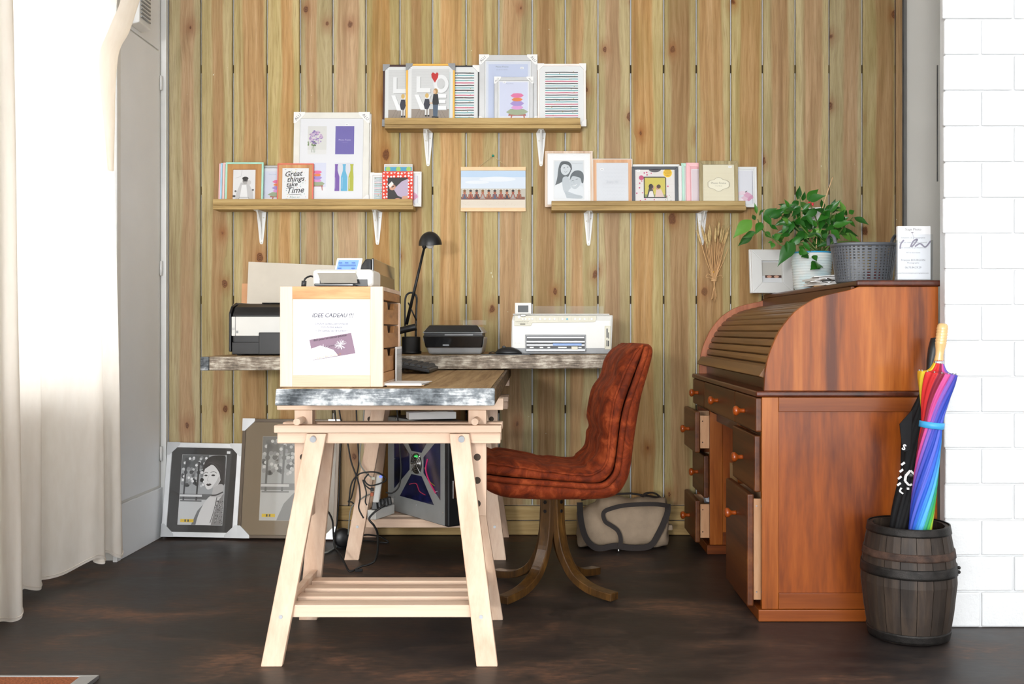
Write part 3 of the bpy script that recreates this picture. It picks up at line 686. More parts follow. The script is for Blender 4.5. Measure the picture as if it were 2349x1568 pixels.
def d_great(p, w, h):
    rg = random.Random(2)
    for c in ('#e8c85a', '#7fb3a2', '#d9925a', '#5c8f9c'): p.dots([(rg.uniform(-.055, .055), rg.uniform(.03, h-.03), rg.choice((.0008, .0014, .002))) for _ in range(22)], c)
    for s_, x, z, sz in (('Great', -.012, h-.062, .036), ('things', 0, h-.088, .036), ('take', -.018, h-.113, .032), ('Time', -.002, h-.145, .042)): p.text(s_, x, z, sz, '#2c2c2c', R(4), .35, .0005)
    p.line([(-.03, h-.153), (.03, h-.151)], .0018, '#2c2c2c'); p.text('Rêve ici', -.004, h-.17, .015, '#8aa39c', 0, .3)
frame('coral edged wooden frame lettered Great things take Time', 636, 719, 376, ZL, 1, .0055, paint('#e0705e'), d_great, '#fafafa', th=.013, off=.006, tagpos=(-.28, .86), band=(.018, wood('beech_band', ('#a9764c', '#c1905f', '#d2a878'), 2, 20)))
def d_big(p, w, h):
    a, b_ = -w/2, h; pw, ph = .092, .14
    pic_flowers(p, a+.068, h-.068-ph, a+.068+pw, h-.068); p.rect(a+.203, h-.068-ph, a+.203+pw, h-.068, '#7468b8')
    p.text('Photo Frame', a+.249, h-.14, .0115, '#d8d2f0'); p.text('10 x 15 cm', a+.249, h-.15, .006, '#b8b0e0')
    pic_cushions(p, a+.068, h-.25-ph, a+.068+pw, h-.25, cx=.55); pic_bottles(p, a+.203, h-.25-ph, a+.203+pw, h-.25)
frame('white multi photo frame behind the large four picture frame', 678, 850, 260, ZL, 0, .02, 'metalwhite', None, th=.011, off=-.004)
frame('large white four picture frame with purple panel and coloured bottles', 672, 846, 257, ZL, 0, .03, paint('#d8d6ce', .4), d_big, '#f6f6f8', corners=(0, 1, 2, 3), cs=.055, alu=True, off=.0075, th=.012, tagpos=(.2, .87))
def d_str(p, w, h): pic_stripes(p, -w/2+.02, .02, w/2-.02, h-.02)
frame('small white striped print frame left of the red dotted frame', 849, 915, 398, ZL, 0, .011, paint('#efe8e2'), d_str, corners=(3,), cs=.022)
frame('white card sleeve standing behind the red dotted frame', 881, 946, 377, ZL, 1, .003, 'paper', lambda p, w, h: (p.rect(-w/2, h*.83, w/2, h*.93, '#56a8cc'), p.dots([(-.05, h*.88, .012), (0, h*.88, .012), (.05, h*.88, .012)], '#a8cf6a')), '#d9d2c4', th=.006, glass=False, off=.001)
def d_red(p, w, h):
    rg = random.Random(8); p.rect(-w/2, 0, w/2, h, '#e8452e'); 
    its = [(-w/2+.008+(k_ % 9)*(w-.016)/8+rg.uniform(-.003, .003), .008+(k_//9)*(h-.016)/9+rg.uniform(-.003, .003), .0052) for k_ in range(90)]; p.dots(its, '#ffffff'); p.dots([(x, z, .0018) for x, z, r in its], '#f0c8c0')
    x0, z0, x1, z1 = -w/2+.026, .012, w/2-.026, h-.03; p.rect(x0, z0, x1, z1, '#3a3636'); W, Hh = x1-x0, z1-z0; f = lambda u, v: (x0+u*W, z0+v*Hh)
    p.poly([f(.3, .55), f(.7, .85), f(1, .95), f(1, .3), f(.8, .2), f(.5, .3)], '#c4b3cc'); p.el(*f(.24, .62), .16*W, .11*Hh, '#dba58c', rot=.5); p.poly([f(.02, .7), f(.2, .85), f(.3, .75), f(.12, .6)], '#f1efec')
    p.el(*f(.5, .12), .18*W, .09*Hh, '#d69c86'); p.poly([f(.6, 0), f(1, 0), f(1, .3), f(.75, .28)], '#e2ab8c'); p.line([f(.2, .62), f(.34, .68)], .012*W+.003, '#201d1d'); p.line([f(.45, .1), f(.6, .14)], .004, '#201d1d')
frame('red frame with white dots and photo of two people', 877, 948, 394, ZL, 1, .004, paint('#e2452e'), d_red, '#e8452e', th=.008, off=.009, glass=False)
def d_mag(p, w, h):
    p.rect(-w/2+.018, .018, w/2-.018, h-.018, '#e8e8ee'); p.line([(w/2-.02, .018), (w/2-.02, h-.02)], .001, '#555555')
    for x, z, rx, rz, c, ro in ((.0, .04, .03, .014, '#e8c4d4', .6), (.02, .06, .03, .013, '#e0a8c4', -.5), (-.01, .07, .02, .01, '#f2dce6', .2), (-.02, .035, .02, .012, '#f6e8ee', -.2), (.03, .045, .018, .008, '#d894b4', .9)): p.el(x, z, rx, rz, c, 14, ro)
    p.el(.012, .078, .007, .0022, '#2c2c30', 10, .6)
frame('white frame with pink blossom at the end of the left shelf', 908, 967, 395, ZL-.002, 0, .012, 'metalwhite', d_mag)
# --- top shelf
def d_love(p, w, h): pic_love(p, -w/2+.027, .016, w/2-.027, h-.024)
def d_love2(p, w, h): d_love(p, w, h); p.line([(w/2-.024, .01), (w/2-.024, h-.04)], .002, '#bfe0dc')
frame('dark brown frame with letters and child photo half covered', 878, 985, 149, ZT, 0, .009, paint('#3a1d1a'), d_love, corners=(0, 3), ccol='grey', cs=.034, tagpos=(-.42, .93))
frame('yellow bordered frame with two children and red balloon', 931, 1043, 147, ZT, 1, .009, paint('#e8b24e'), d_love2, corners=(0, 1, 2, 3), ccol='grey', cs=.034, tagpos=(-.41, .93))
frame('white edged striped print frame beside the yellow bordered frame', 1010, 1099, 151, ZT, 0, .006, paint('#2e2e30'), lambda p, w, h: pic_stripes(p, -w/2+.02, .0, w/2-.025, h-.03), corners=(2,), cs=.034)
def d_alu(p, w, h): p.rect(-w/2+.034, .02, w/2-.034, h-.032, '#e6eaf4'); p.rect(-w/2+.045, .02, w/2-.045, h-.045, '#cfd8f0'); p.text('Photo Frame', -.03, h-.062, .012, '#7d8896'); p.text('20 x 30 / 21 x 29.7 cm', -.03, h-.075, .006, '#8d98a6')
frame('tall silver frame with pale blue insert, tallest on the top shelf', 1099, 1232, 126, ZT, 0, .028, paint('#c9cacb', .35, .4), d_alu, corners=(0, 1, 2, 3), cs=.05, alu=True, tagpos=(.24, .82))
def d_alu2(p, w, h): p.rect(-w/2+.022, .018, w/2-.022, h-.02, '#f0f2f8'); pic_cushions(p, -w/2+.026, .018, w/2-.026, h-.024, '#dfe3f6', .62); p.text('Photo Frame', -.02, h-.034, .007, '#8d98a6')
frame('small silver cushion picture frame standing before the tall silver one', 1134, 1223, 178, ZT, 1, .018, paint('#c4c5c6', .35, .4), d_alu2, corners=(0, 1, 2, 3), cs=.034, alu=True, tagpos=(-.24, .9))
frame('pale framed striped print at the right end of top shelf', 1233, 1344, 147, ZT, 0, .01, paint('#f2e6e0'), lambda p, w, h: (pic_stripes(p, -w/2+.038, .025, w/2-.038, h-.035), p.rect(-.02, .022, w/2-.038, .034, '#d8607e')), corners=(0, 1, 2, 3), cs=.034)
# --- right shelf
def d_cpl(p, w, h): p.rect(-w/2+.042, .038, w/2-.042, h-.045, '#ececea'); pic_bw_couple(p, -w/2+.046, .042, w/2-.046, h-.05)
frame('whitewashed wooden frame with monochrome smiling couple portrait', 1250, 1360, 347, ZR-.001, 0, .012, wood('whitewashed_wood', ('#b5927a', '#d2b9a2', '#e9ddd0'), 2, 18), d_cpl, '#fbfbfb', band=(.006, 'metalwhite'))
def d_enj(p, w, h):
    for i in range(10):
        for j in range(7): p.line([(-.05+j*.016, .02+i*.018), (-.042+j*.016, .028+i*.018), (-.034+j*.016, .02+i*.018)], .0006, '#d3d6da')
    p.text('Enjoy life', 0, h*.5, .016, '#d3d7de')
frame('white edged light wood frame lettered Enjoy life', 1359, 1451, 365, ZR, 0, .004, 'metalwhite', d_enj, '#e6e8ec', band=(.016, wood('pale_oak_band', ('#b98660', '#cf9f78', '#dcb592'), 2, 20)), tagpos=(-.26, .78))
frame('plain white frame behind the charcoal wedding style frame', 1452, 1559, 378, ZR, 0, .012, 'metalwhite', None, th=.012)
def d_dark(p, w, h):
    rg = random.Random(4); p.rect(-w/2+.012, .0, w/2-.012, h-.012, '#eee8e4')
    for z in (.03, .07, .11): p.line([(-w/2+.012, z), (w/2-.012, z)], .0008, '#dcd5cf')
    p.dots([(rg.uniform(-.09, .09), rg.uniform(.02, h-.02), rg.choice((.003, .004))) for _ in range(22)], '#d84a7c'); p.dots([(rg.uniform(.05, .08), rg.uniform(.02, .06), .002) for _ in range(16)], '#9aa36c')
    p.el(-.066, h-.055, .012, .012, '#cf3f74'); p.el(0, h-.014, .03, .014, '#4a444c')
    p.rect(-.055, .042, .055, h-.05, '#2c2a2a'); p.rect(-.05, .047, .05, h-.055, '#d8c84a'); p.rect(-.05, .047, .05, .06, '#8d9a48')
    p.poly([(-.04, .047), (-.03, .09), (-.012, .095), (-.004, .05)], '#2c2320'); p.el(-.012, .095, .009, .011, '#c48e70'); p.el(-.02, .099, .011, .013, '#30241f'); p.poly([(.0, .047), (.006, .085), (.03, .085), (.045, .047)], '#e8cfc4'); p.el(.012, .094, .009, .011, '#d0a082'); p.el(.018, .099, .010, .010, '#4a3024')
    p.poly([(-.034, .047), (-.026, .075), (-.012, .078), (-.004, .047)], '#efe9e4')
    p.el(.062, h-.032, .0235, .0235, '#fbf3c4', 22); p.el(.062, h-.032, .021, .021, '#f2c81e', 22)
    for i, s_ in enumerate(('PENSEZ', 'AU RENDU', 'PHOTO', 'LABO')): p.text(s_, .062, h-.022-i*.008, .0075, '#8a6a14')
frame('charcoal frame with two smiling women and yellow round sticker', 1450, 1555, 383, ZR, 1, .015, paint('#4a4e55'), d_dark, th=.012, tagpos=(-.36, .9))
frame('white frame edge standing between charcoal and mint frames', 1556, 1564, 381, ZR, 0, .0015, 'metalwhite', None, th=.008, off=.0135)
frame('mint patterned frame edge behind the pink patterned frame', 1563, 1640, 375, ZR, 0, .016, paint('#b5dccb'), None, '#eae6e2', th=.010)
def d_pink(p, w, h): p.rect(-w/2+.026, .01, w/2-.02, h-.032, '#e9e6e8'); p.rect(-w/2+.03, .01, w/2-.02, h-.036, '#e4d5d8')
frame('pink patterned frame left of the antique gold frame', 1574, 1650, 374, ZR, 0, .02, paint('#f0b9bd'), d_pink, '#f0b9bd', th=.010, off=.0105)
def d_gold(p, w, h):
    p.rect(-w/2+.02, .01, w/2-.02, h-.02, '#efe6c8'); rg = random.Random(6)
    for i in range(22): p.line([(-w/2+.022, .02+i*.007), (w/2-.022, .02+i*.007+rg.uniform(-.001, .001))], .0006, '#e2d6b0')
    zc = h*.48; pts = [(.05, .01), (.04, .018), (.022, .022), (.012, .03), (0, .034)]
    full = pts+[(-a, b_) for a, b_ in pts[::-1][1:]]; full += [(a, -b_) for a, b_ in full[::-1]]
    p.poly([(a*1.06, zc+b_*1.06) for a, b_ in full], '#b8ae92'); p.poly([(a, zc+b_) for a, b_ in full], '#f4eed8')
    p.text('Photo Frame', 0, zc+.002, .014, '#8d8a78'); p.text('13 x 18 cm', 0, zc-.010, .008, '#a8a592')
frame('antique gold ribbed frame with cream photo frame card', 1604, 1693, 370, ZR, 2, .018, wood('antique_gold', ('#6d603c', '#978760', '#b8aa82'), 2, 60, .4), d_gold, '#efe6c8', th=.013, tagpos=(.3, .87))
frame('white blossom frame at the right end of the shelf', 1676, 1736, 384, ZR-.002, 0, .012, 'metalwhite', d_mag)
# --- beach photograph hanging between the shelves
bp = thing('hanging_photo', 'beach photo of a row of people hung from wooden bar', 'photo', (XX(1131, 4.89), 4.888, ZZ(485, 4.89)))
x0, x1, z0, z1 = XX(1057, 4.888), XX(1206, 4.888), ZZ(485, 4.888), ZZ(383, 4.888)
B('top_bar', 'beechbar', bp, x0, x1, 4.880, 4.892, z1-.018, z1, .001); B('bottom_bar', 'beechbar', bp, x0, x1, 4.880, 4.892, z0, z0+.018, .001)
p = PR(4.884); W = x1-x0
p.rect(x0+.001, z0+.006, x1-.001, z1-.006, '#dfeaf7'); p.rect(x0+.001, z1-.05, x1-.001, z1-.006, '#c3dbf4'); p.el(x0+.18, z1-.06, .09, .012, '#eef4fb'); p.el(x0+.08, z1-.075, .06, .008, '#eef4fb')
p.rect(x0+.001, z0+.006, x1-.001, z0+.112, '#c9c3b6'); p.rect(x0+.001, z0+.006, x1-.001, z0+.062, '#e8dccb')
rg = random.Random(9); p.dots([(rg.uniform(x0+.01, x1-.01), rg.uniform(z0+.02, z0+.06), .001) for _ in range(60)], '#cdb99c')
p.rect(x0+.002, z0+.058, x1-.004, z0+.072, '#8a5a48')
for i in range(10):
    xx = x0+.019+i*.0297; cloth = ['#56607a', '#8f4a44', '#40404a', '#b0a8a4', '#8c5a4a'][i % 5]; sk = ['#b56c50', '#c4805e', '#a85c44'][i % 3]
    p.poly([(xx-.013, z0+.062), (xx-.01, z0+.085), (xx+.01, z0+.085), (xx+.013, z0+.062)], cloth); p.el(xx, z0+.093, .0065, .009, sk, 10); p.el(xx, z0+.101, .007, .0055, '#3a2a24' if i % 3 else '#8a6238', 10)
    p.line([(xx-.01, z0+.066), (xx-.003, z0+.086)], .004, sk); p.line([(xx+.01, z0+.066), (xx+.003, z0+.086)], .004, sk); p.dots([(xx-.008, z0+.108, .0025), (xx+.008, z0+.108, .0025)], '#f2ede8')
p.rect(x0+.001, z0+.018, x1-.001, z0+.028, '#eadfcf')
p.build('print', 'print', bp); B('sheet', 'paper', bp, x0+.001, x1-.001, 4.8841, 4.8852, z0+.004, z1-.004)
pin = PT(1131, 357, 4.885)
for s_ in (1096, 1166): MB().tube([PT(s_, 384, 4.886), pin], .0012, 6).build('string', 'string', bp)
MB().ell(pin, .006, .006, .006, 10, 6).cyl(pin, pin+Vector((0, .018, 0)), .0012, 6).build('push_pin', 'pin', bp)
# --- hanging wheat
wt = thing('wheat_bundle', 'bundle of dried wheat tied with raffia hanging on boards', 'dried wheat', PT(1638, 640, 4.88))
rg = random.Random(11); tie = PT(1638, 634, 4.87)
for i in range(17):
    u = (i/16-.5); top = PT(1640+u*62+rg.uniform(-4, 4), 560-rg.uniform(0, 22)+abs(u)*24, 4.868+rg.uniform(-.012, .012)); bot = PT(1638-u*12+rg.uniform(-2, 2), 680+rg.uniform(-14, 14), 4.872+rg.uniform(-.008, .008))
    c = tie+Vector((u*.022, rg.uniform(-.01, .01), 0))
    pts = bez([bot, c, (c+top)/2+Vector((u*.006, 0, 0)), top], 5); MB().tube(pts, .0016, 5).build('stalk', 'straw', wt)
    if i % 3 != 1:
        d = (top-c).normalized(); e = top+d*.075; e.y = min(e.y, 4.892)
        er = MB().tube([top-d*.005, top+d*.018, top+d*.045, e], [.003, .0062, .006, .001], 7)
        for k in range(7):
            b_ = top+d*(.012+.008*k); er.tube([b_, b_+d*.06+Vector((rg.uniform(-.025, .025), rg.uniform(-.015, .004), 0))], [.0005, .0002], 3)
        er.build('ear', 'wheat', wt)
rb = MB()
for k in range(3): rb.lathe([(.0145, 0), (.0165, .003), (.0145, .006)], tie+Vector((0, 0, -.012-k*.006)), n=12, cap=False)
rb.tube(bez([tie+Vector((0, -.015, -.01)), tie+Vector((-.03, -.015, .012)), tie+Vector((-.04, -.013, -.004)), tie+Vector((0, -.015, -.012))], 6), .0014, 5); rb.tube(bez([tie+Vector((0, -.015, -.01)), tie+Vector((.03, -.015, .006)), tie+Vector((.04, -.013, -.008))], 6), .0014, 5); rb.build('raffia_tie', 'straw', wt)
MB().ell(PT(1637, 640, 4.852)+Vector((0, 0, .035)), .004, .004, .004, 8, 6).build('pin_head', paint('#e0a83a'), wt)
# ================================================================== trestles, table, slab
TT = .842                                                # top of the work table
def trestle(label):
    cx, cy = -.4716, 3.24
    t = thing('trestle', label, 'trestle', (cx, cy, 0), group='pale pine trestles')
    for sx in (-1, 1):
        for sy in (-1, 1):
            top = (cx+sx*.227, cy+sy*.068, .682); ft = (cx+sx*.324, cy+sy*.24, 0)
            lg = MB().bar(ft, top, .064, .024).build('leg', 'pine', t, .003)
            f = .055/.682
            MB().cyl((cx+sx*.235, cy+sy*.079, .667), (cx+sx*.235, cy+sy*.092, .664), .010, 14).build('bolt', 'zinc', lg)
            z = .14; u = z/.682; MB().cyl((cx+sx*(.324-.097*u), cy+sy*(.24-.172*u+.008), z), (cx+sx*(.324-.097*u), cy+sy*(.24-.172*u+.0145), z), .006, 12).build('screw', 'zinc', lg)
    for sy in (-1, 1):
        B('upper_rail', 'pineX', t, cx-.361, cx+.361, *sorted((cy+sy*.030, cy+sy*.082)), .684, .708, .003)
        B('lower_rail', 'pineX', t, cx-.357, cx+.357, *sorted((cy+sy*.034, cy+sy*.056)), .648, .6835, .003)
    for sx in (-1, 1):
        x = cx+sx*.281
        up = B('upright', 'pine', t, x-.029, x+.029, cy-.022, cy+.022, .41, .752, .002)
        for z in (.60, .525, .45): MB().cyl((x+.0, cy-.0225, z), (x, cy-.0215, z), .0115, 14).build('hole', 'batten', up)
        MB().cyl((x-.003, cy-.10, .721), (x, cy+.05, .721), .011, 14).build('peg', 'pine', t)
        u = .19/.682
        MB().hexa([(cx+sx*.30-.011, cy-.185, .135), (cx+sx*.30+.011, cy-.185, .135), (cx+sx*.30+.011, cy+.185, .135), (cx+sx*.30-.011, cy+.185, .135)]+[(cx+sx*.288-.011, cy-.172, .19), (cx+sx*.288+.011, cy-.172, .19), (cx+sx*.288+.011, cy+.172, .19), (cx+sx*.288-.011, cy+.172, .19)]).build('side_rail', 'pine', t, .002)
    for k in range(4):
        y = cy-.17+k*.098; B('slat', 'pineX', t, cx-.283, cx+.283, y-.022, y+.03, .131, .169, .003)
    B('top_bar', 'pineX', t, cx-.365, cx+.365, cy-.03, cy+.03, .7525, .7905, .003)
    return t
t1 = trestle('front pale pine trestle carrying the grey edged table')
t2 = copy_tree(t1); t2.location = (-.488, 4.625, 0); t2['label'] = 'rear pale pine trestle under the table by the wall'
TX0, TX1, TY0, TY1 = -.755, -.12, 2.885, 4.74
wt_ = thing('work_table', 'plank table with worn black and white painted front edge', 'table', (-.44, 3.8, .7915))
n = 3; wpl = (TX1-TX0-.024)/n
for i in range(n): B('plank', 'tabletop', wt_, TX0+.012+i*wpl+.0008, TX0+.012+(i+1)*wpl-.0008, TY0+.0125, TY1, .7925, TT-.0008*(i % 2), .0015)
MB().prism([(TX0-.003, TY0, .7915), (TX1+.0, TY0, .7915), (TX1, TY0, TT), (TX0, TY0, TT-.002)], (0, .012, 0)).build('front_edge', 'tableedge', wt_, .004)
B('side_edge', 'tableside', wt_, TX1-.0115, TX1, TY0+.0125, TY1, .7915, TT+.0005, .003); B('side_edge', 'tableside', wt_, TX0, TX0+.0115, TY0+.0125, TY1, .7915, TT+.0005, .003)
# back slab
SY0 = 4.20
def ST(x): return .9015+.0055*(x+.755)
sl = thing('back_slab', 'long weathered grey plank desk top along the wall', 'desk top', (-.5, SY0, .842))
def slabx(x0, x1, y0, y1, dz0=-.0585, dz1=0): return [(x0, y0, ST(x0)+dz0), (x1, y0, ST(x1)+dz0), (x1, y1, ST(x1)+dz0), (x0, y1, ST(x0)+dz0), (x0, y0, ST(x0)+dz1), (x1, y0, ST(x1)+dz1), (x1, y1, ST(x1)+dz1), (x0, y1, ST(x0)+dz1)]
for i in range(3):
    y0 = SY0+.0205+i*.222; MB().hexa(slabx(-1.417, .40, y0, min(y0+.2205, 4.893))).build('plank', 'slabtop', sl, .002)
MB().hexa(slabx(-1.381, .40, SY0, SY0+.02)).build('front_edge', 'slabedge', sl, .006)
MB().hexa(slabx(-1.418, -1.382, SY0-.001, SY0+.02)).build('corner_block', 'tableedge', sl, .004)

# ------------------------------------------------------------------ wooden drawer cube on the table
CY0 = 2.93; cx0, cx1, cz0 = XX(642, CY0), XX(878, CY0), TT+.0012; cz1 = cz0+.2955; CY1 = CY0+.372
cr = thing('drawer_box', 'pale wooden box with three side drawers and gift poster front', 'drawer box', ((cx0+cx1)/2, CY0, cz0))
s = .037
B('stile', 'pine', cr, cx0, cx0+s, CY0, CY0+.02, cz0, cz1, .0015); B('stile', 'pine', cr, cx1-s, cx1, CY0, CY0+.02, cz0, cz1, .0015)
B('top_rail', 'orangepine', cr, cx0+s, cx1-s, CY0, CY0+.02, cz1-s, cz1, .001); B('bottom_rail', 'pineX', cr, cx0+s, cx1-s, CY0, CY0+.02, cz0, cz0+s-.003, .001)
B('front_panel', 'cream', cr, cx0+s-.002, cx1-s+.002, CY0+.004, CY0+.012, cz0+s-.005, cz1-s+.002)
B('top_panel', 'pineX', cr, cx0, cx1, CY0+.0205, CY1, cz1-.012, cz1, .001); B('base_panel', 'pineX', cr, cx0, cx1, CY0+.0205, CY1, cz0, cz0+.012, .001)
B('side_panel', 'pine', cr, cx0, cx0+.012, CY0+.0205, CY1, cz0+.0125, cz1-.0125); B('rear_panel', 'pine', cr, cx0+.0125, cx1-.02, CY1-.012, CY1, cz0+.0125, cz1-.0125)
B('side_rail', 'drawerwood', cr, cx1-.02, cx1-.001, CY0+.0205, CY1, cz1-.038, cz1-.0122, .001); B('rear_stile', 'pine', cr, cx1-.02, cx1, CY1-.011, CY1+.001, cz0+.0125, cz1-.0385, .001); B('bottom_side_rail', 'drawerwood', cr, cx1-.02, cx1-.001, CY0+.0205, CY1-.012, cz0+.0122, cz0+.04, .001)
dz = (cz1-.04-(cz0+.04))/3
for i in range(3):
    z0 = cz0+.041+i*dz; z1 = z0+dz-.004; ya, yb = CY0+.024, CY1-.0125; ym = (ya+yb)/2
    dr = MB().prism([(cx1-.004, ya, z0), (cx1-.004, yb, z0), (cx1-.004, yb, z1), (cx1-.004, ym+.075, z1), (cx1-.004, ym+.06, z1-.022), (cx1-.004, ym-.06, z1-.022), (cx1-.004, ym-.075, z1), (cx1-.004, ya, z1)], (-.014, 0, 0)).build('drawer', 'drawerwood', cr, .002)
    B('tray', 'pine', dr, cx0+.05, cx1-.019, ya+.004, yb-.004, z0, z0+.006); B('tray_side', 'pine', dr, cx0+.05, cx1-.019, yb-.01, yb-.004, z0+.0065, z1-.004)
    if i == 2: tag(B('papers', 'paper', None, cx0+.06, cx1-.03, ya+.02, yb-.03, z0+.007, z1-.016), 'white papers inside the top drawer of the wooden box', 'papers')
    if i == 1: tag(MB().tube(bez([(cx1-.03, ya+.05, z0+.03), (cx1-.04, ya+.12, z1-.012), (cx1-.05, ya+.2, z0+.04), (cx1-.03, ya+.26, z1-.02)], 5), .004, 6).build('cable_coil', 'cord', None), 'black cable coiled in the middle drawer of the wooden box', 'cable')
p = PR(CY0+.0036); pcx = (cx0+cx1)/2+.002; pz = lambda py: ZZ(py, CY0); pxx = lambda px: XX(px, CY0)
p.rect(pxx(702), pz(830), pxx(822), pz(712), '#ffffff')
p.text('IDEE CADEAU !!!', pxx(762), pz(727), .0165, '#2c2a48', 0, .25, .0002)
for s_, py in (('Un bon cadeau personnalisé', 744), ('+Un forfait adapté', 752), ('= Un cadeau qui fait plaisir !', 760)): p.text(s_, pxx(760), pz(py), .0085, '#5c5b78', 0, .25, .00012)
q = [(709, 779), (805, 763), (815, 810), (718, 826)]; p.poly([(pxx(a), pz(b_)) for a, b_ in q][::-1], '#8f7386')
rg = random.Random(1)
for cx_, cz_, r_, nn in ((738, 806, .030, 46), (780, 790, .021, 34)):
    for i in range(nn):
        a = rg.uniform(0, 6.28); rr = r_*rg.uniform(.6, 1)
        ex, ez = pxx(cx_)+rr*math.cos(a), pz(cz_)+rr*math.sin(a)*.75
        if ez > pz(774+abs(cx_-760)*.05) or ez < pz(822): continue
        p.line([(pxx(cx_), pz(cz_)), (ex, ez)], .0011, '#efe8ee')
p.poly([(pxx(712), pz(800)), (pxx(735), pz(792)), (pxx(765), pz(802)), (pxx(776), pz(815)), (pxx(719), pz(825))], '#f6f1f4')
p.text('Bon pour un séance photos', pxx(757), pz(776), .0088, '#2c2230', R(9.5), .2); p.text('Pour une famille pour', pxx(760), pz(794), .006, '#4a3c4c', R(9.5), .2); p.text('Joyeux Anniversaire !!!', pxx(755), pz(818), .0078, '#c98a3c', R(9.5), .2)
p.build('poster', 'print', cr)
# leaflets lying and standing beside the box
lf = thing('leaflet_stack', 'thin stack of leaflets on the table beside the box', 'leaflets', (XX(925, 2.98), 2.98, TT+.001))
for i, (dx, ro, m_) in enumerate(((0, .1, 'kraft'), (.004, -.04, 'paper'), (-.004, .06, 'paper'), (.008, -.1, 'paper'))):
    c, d = math.cos(ro), math.sin(ro); z = TT+.0012+i*.0022; ox, oy = XX(930, 3.02)+dx, 3.04
    MB().hexa([(ox+a*c-b_*d, oy+a*d+b_*c, zz) for zz in (z, z+.002) for a, b_ in ((-.055, -.08), (.055, -.08), (.055, .08), (-.055, .08))]).build('leaflet', m_, lf)
cs = thing('standing_card', 'white card standing upright against the drawer box', 'card', (cx1+.006, 3.2, TT))
B('card', 'paper', cs, cx1+.003, cx1+.007, 3.17, 3.29, TT+.001, ZZ(795, 3.2)); B('edge', 'acrylic', cs, cx1+.0075, cx1+.0095, 3.168, 3.29, TT+.001, ZZ(800, 3.2))

# ------------------------------------------------------------------ small photo printer on the box
sp = thing('photo_printer', 'small white photo printer with lit screen on the box', 'printer', (XX(787, 3.05), 3.05, cz1+.001))
D = 3.0; zf = lambda py: ZZ(py, D); xf = lambda px: XX(px, D); zb = cz1+.0012
MB().box(xf(716), xf(856), D+.002, D+.15, zb, zf(617)).build('body', 'whiteplastic', sp, .012, 4)
B('dark_recess', 'black', sp, xf(733), xf(843), D+.0012, D+.01, zb+.002, zf(640), .001)
MB().prism([(xf(728), D-.002, zf(624)), (xf(816), D-.002, zf(624)), (xf(824), D-.03, zf(650)), (xf(741), D-.03, zf(650))], (0, .003, .001)).build('flap', plain('grey_flap', '#9a948a', .35), sp, .001)
B('flap_edge', 'beigeplastic', sp, xf(727), xf(817), D-.004, D+.004, zf(629), zf(620), .002)
B('paper_tray', 'blackgloss', sp, xf(730), xf(818), D-.055, D+.001, zb+.0005, zb+.008, .002)
sc_ = MB().prism([(xf(762), D+.03, zf(620)), (xf(822), D+.03, zf(620)), (xf(826), D+.045, zf(589)), (xf(766), D+.045, zf(589))], (0, .006, 0)).build('screen_housing', 'whiteplastic', sp, .003)
MB().prism([(xf(767), D+.0305, zf(617)), (xf(814), D+.0305, zf(617)), (xf(818), D+.0405, zf(594)), (xf(771), D+.0405, zf(594))], (0, .004, 0)).build('screen', 'lcd', sc_)
p = PR(0)
for (a, b_) in ((776, 600), (790, 600), (806, 600), (775, 613), (806, 613)): p._add([(xf(a-4), D+.0355-(b_-594)*.00045, zf(b_+2)), (xf(a+4), D+.0355-(b_-594)*.00045, zf(b_+2)), (xf(a+4), D+.0365-(b_-594)*.00045, zf(b_-1)), (xf(a-4), D+.0365-(b_-594)*.00045, zf(b_-1))], [(0, 1, 2, 3)], False, hx('#5578b8'))
p._add([(xf(773), D+.0318, zf(608)), (xf(812), D+.0318, zf(608)), (xf(812), D+.0328, zf(605)), (xf(773), D+.0328, zf(605))], [(0, 1, 2, 3)], False, hx('#5d7fb8')); p.build('icons', 'print', sc_)
for py in (633, 640, 650): MB().cyl((xf(849), D-.001, zf(py)), (xf(849), D+.003, zf(py)), .0028, 10).build('button', 'silver', sp)
MB().tube(bez([(xf(716), D+.03, zf(634)), (xf(706), D+.03, zf(632)), (xf(697), D+.02, zf(638)), (xf(693), D+.02, zf(648)), (xf(692), D+.02, zb+.008)], 6), .0028, 8).build('power_cable', 'cord', sp)
MB().cyl((xf(693), D+.02, zf(658)+.001), (xf(694), D+.02, zf(643)), .0075, 14).build('ferrite_core', 'darkgrey', sp)

# ------------------------------------------------------------------ monitor seen from its edge
mo = thing('monitor', 'black glossy monitor seen edge on behind the box', 'monitor', (-.62, 3.95, TT))
mx = -.606; za, zbm = TT+.06, ZZ(593, 3.65)
MB().prism([(mx, 3.66, zbm), (mx-.022, 3.66, zbm), (mx-.05, 3.69, zbm-.03), (mx-.05, 3.69, za+.04), (mx-.022, 3.66, za), (mx, 3.66, za)], (0, .53, 0)).build('housing', 'darkgrey', mo, .006, 3)
B('bezel', 'blackgloss', mo, mx+.0005, mx+.010, 3.655, 4.195, za, zbm+.002, .003); B('screen', paint('#6d5a40', .25), mo, mx+.0102, mx+.0112, 3.68, 4.17, za+.03, zbm-.05)  # tan reflection on the glossy screen is painted in as its base colour
B('stand_foot', 'black', mo, mx-.16, mx+.028, 3.82, 4.04, TT+.001, TT+.014, .004); B('stand_neck', 'black', mo, mx-.055, mx-.025, 3.88, 3.98, TT+.0145, TT+.16, .004)

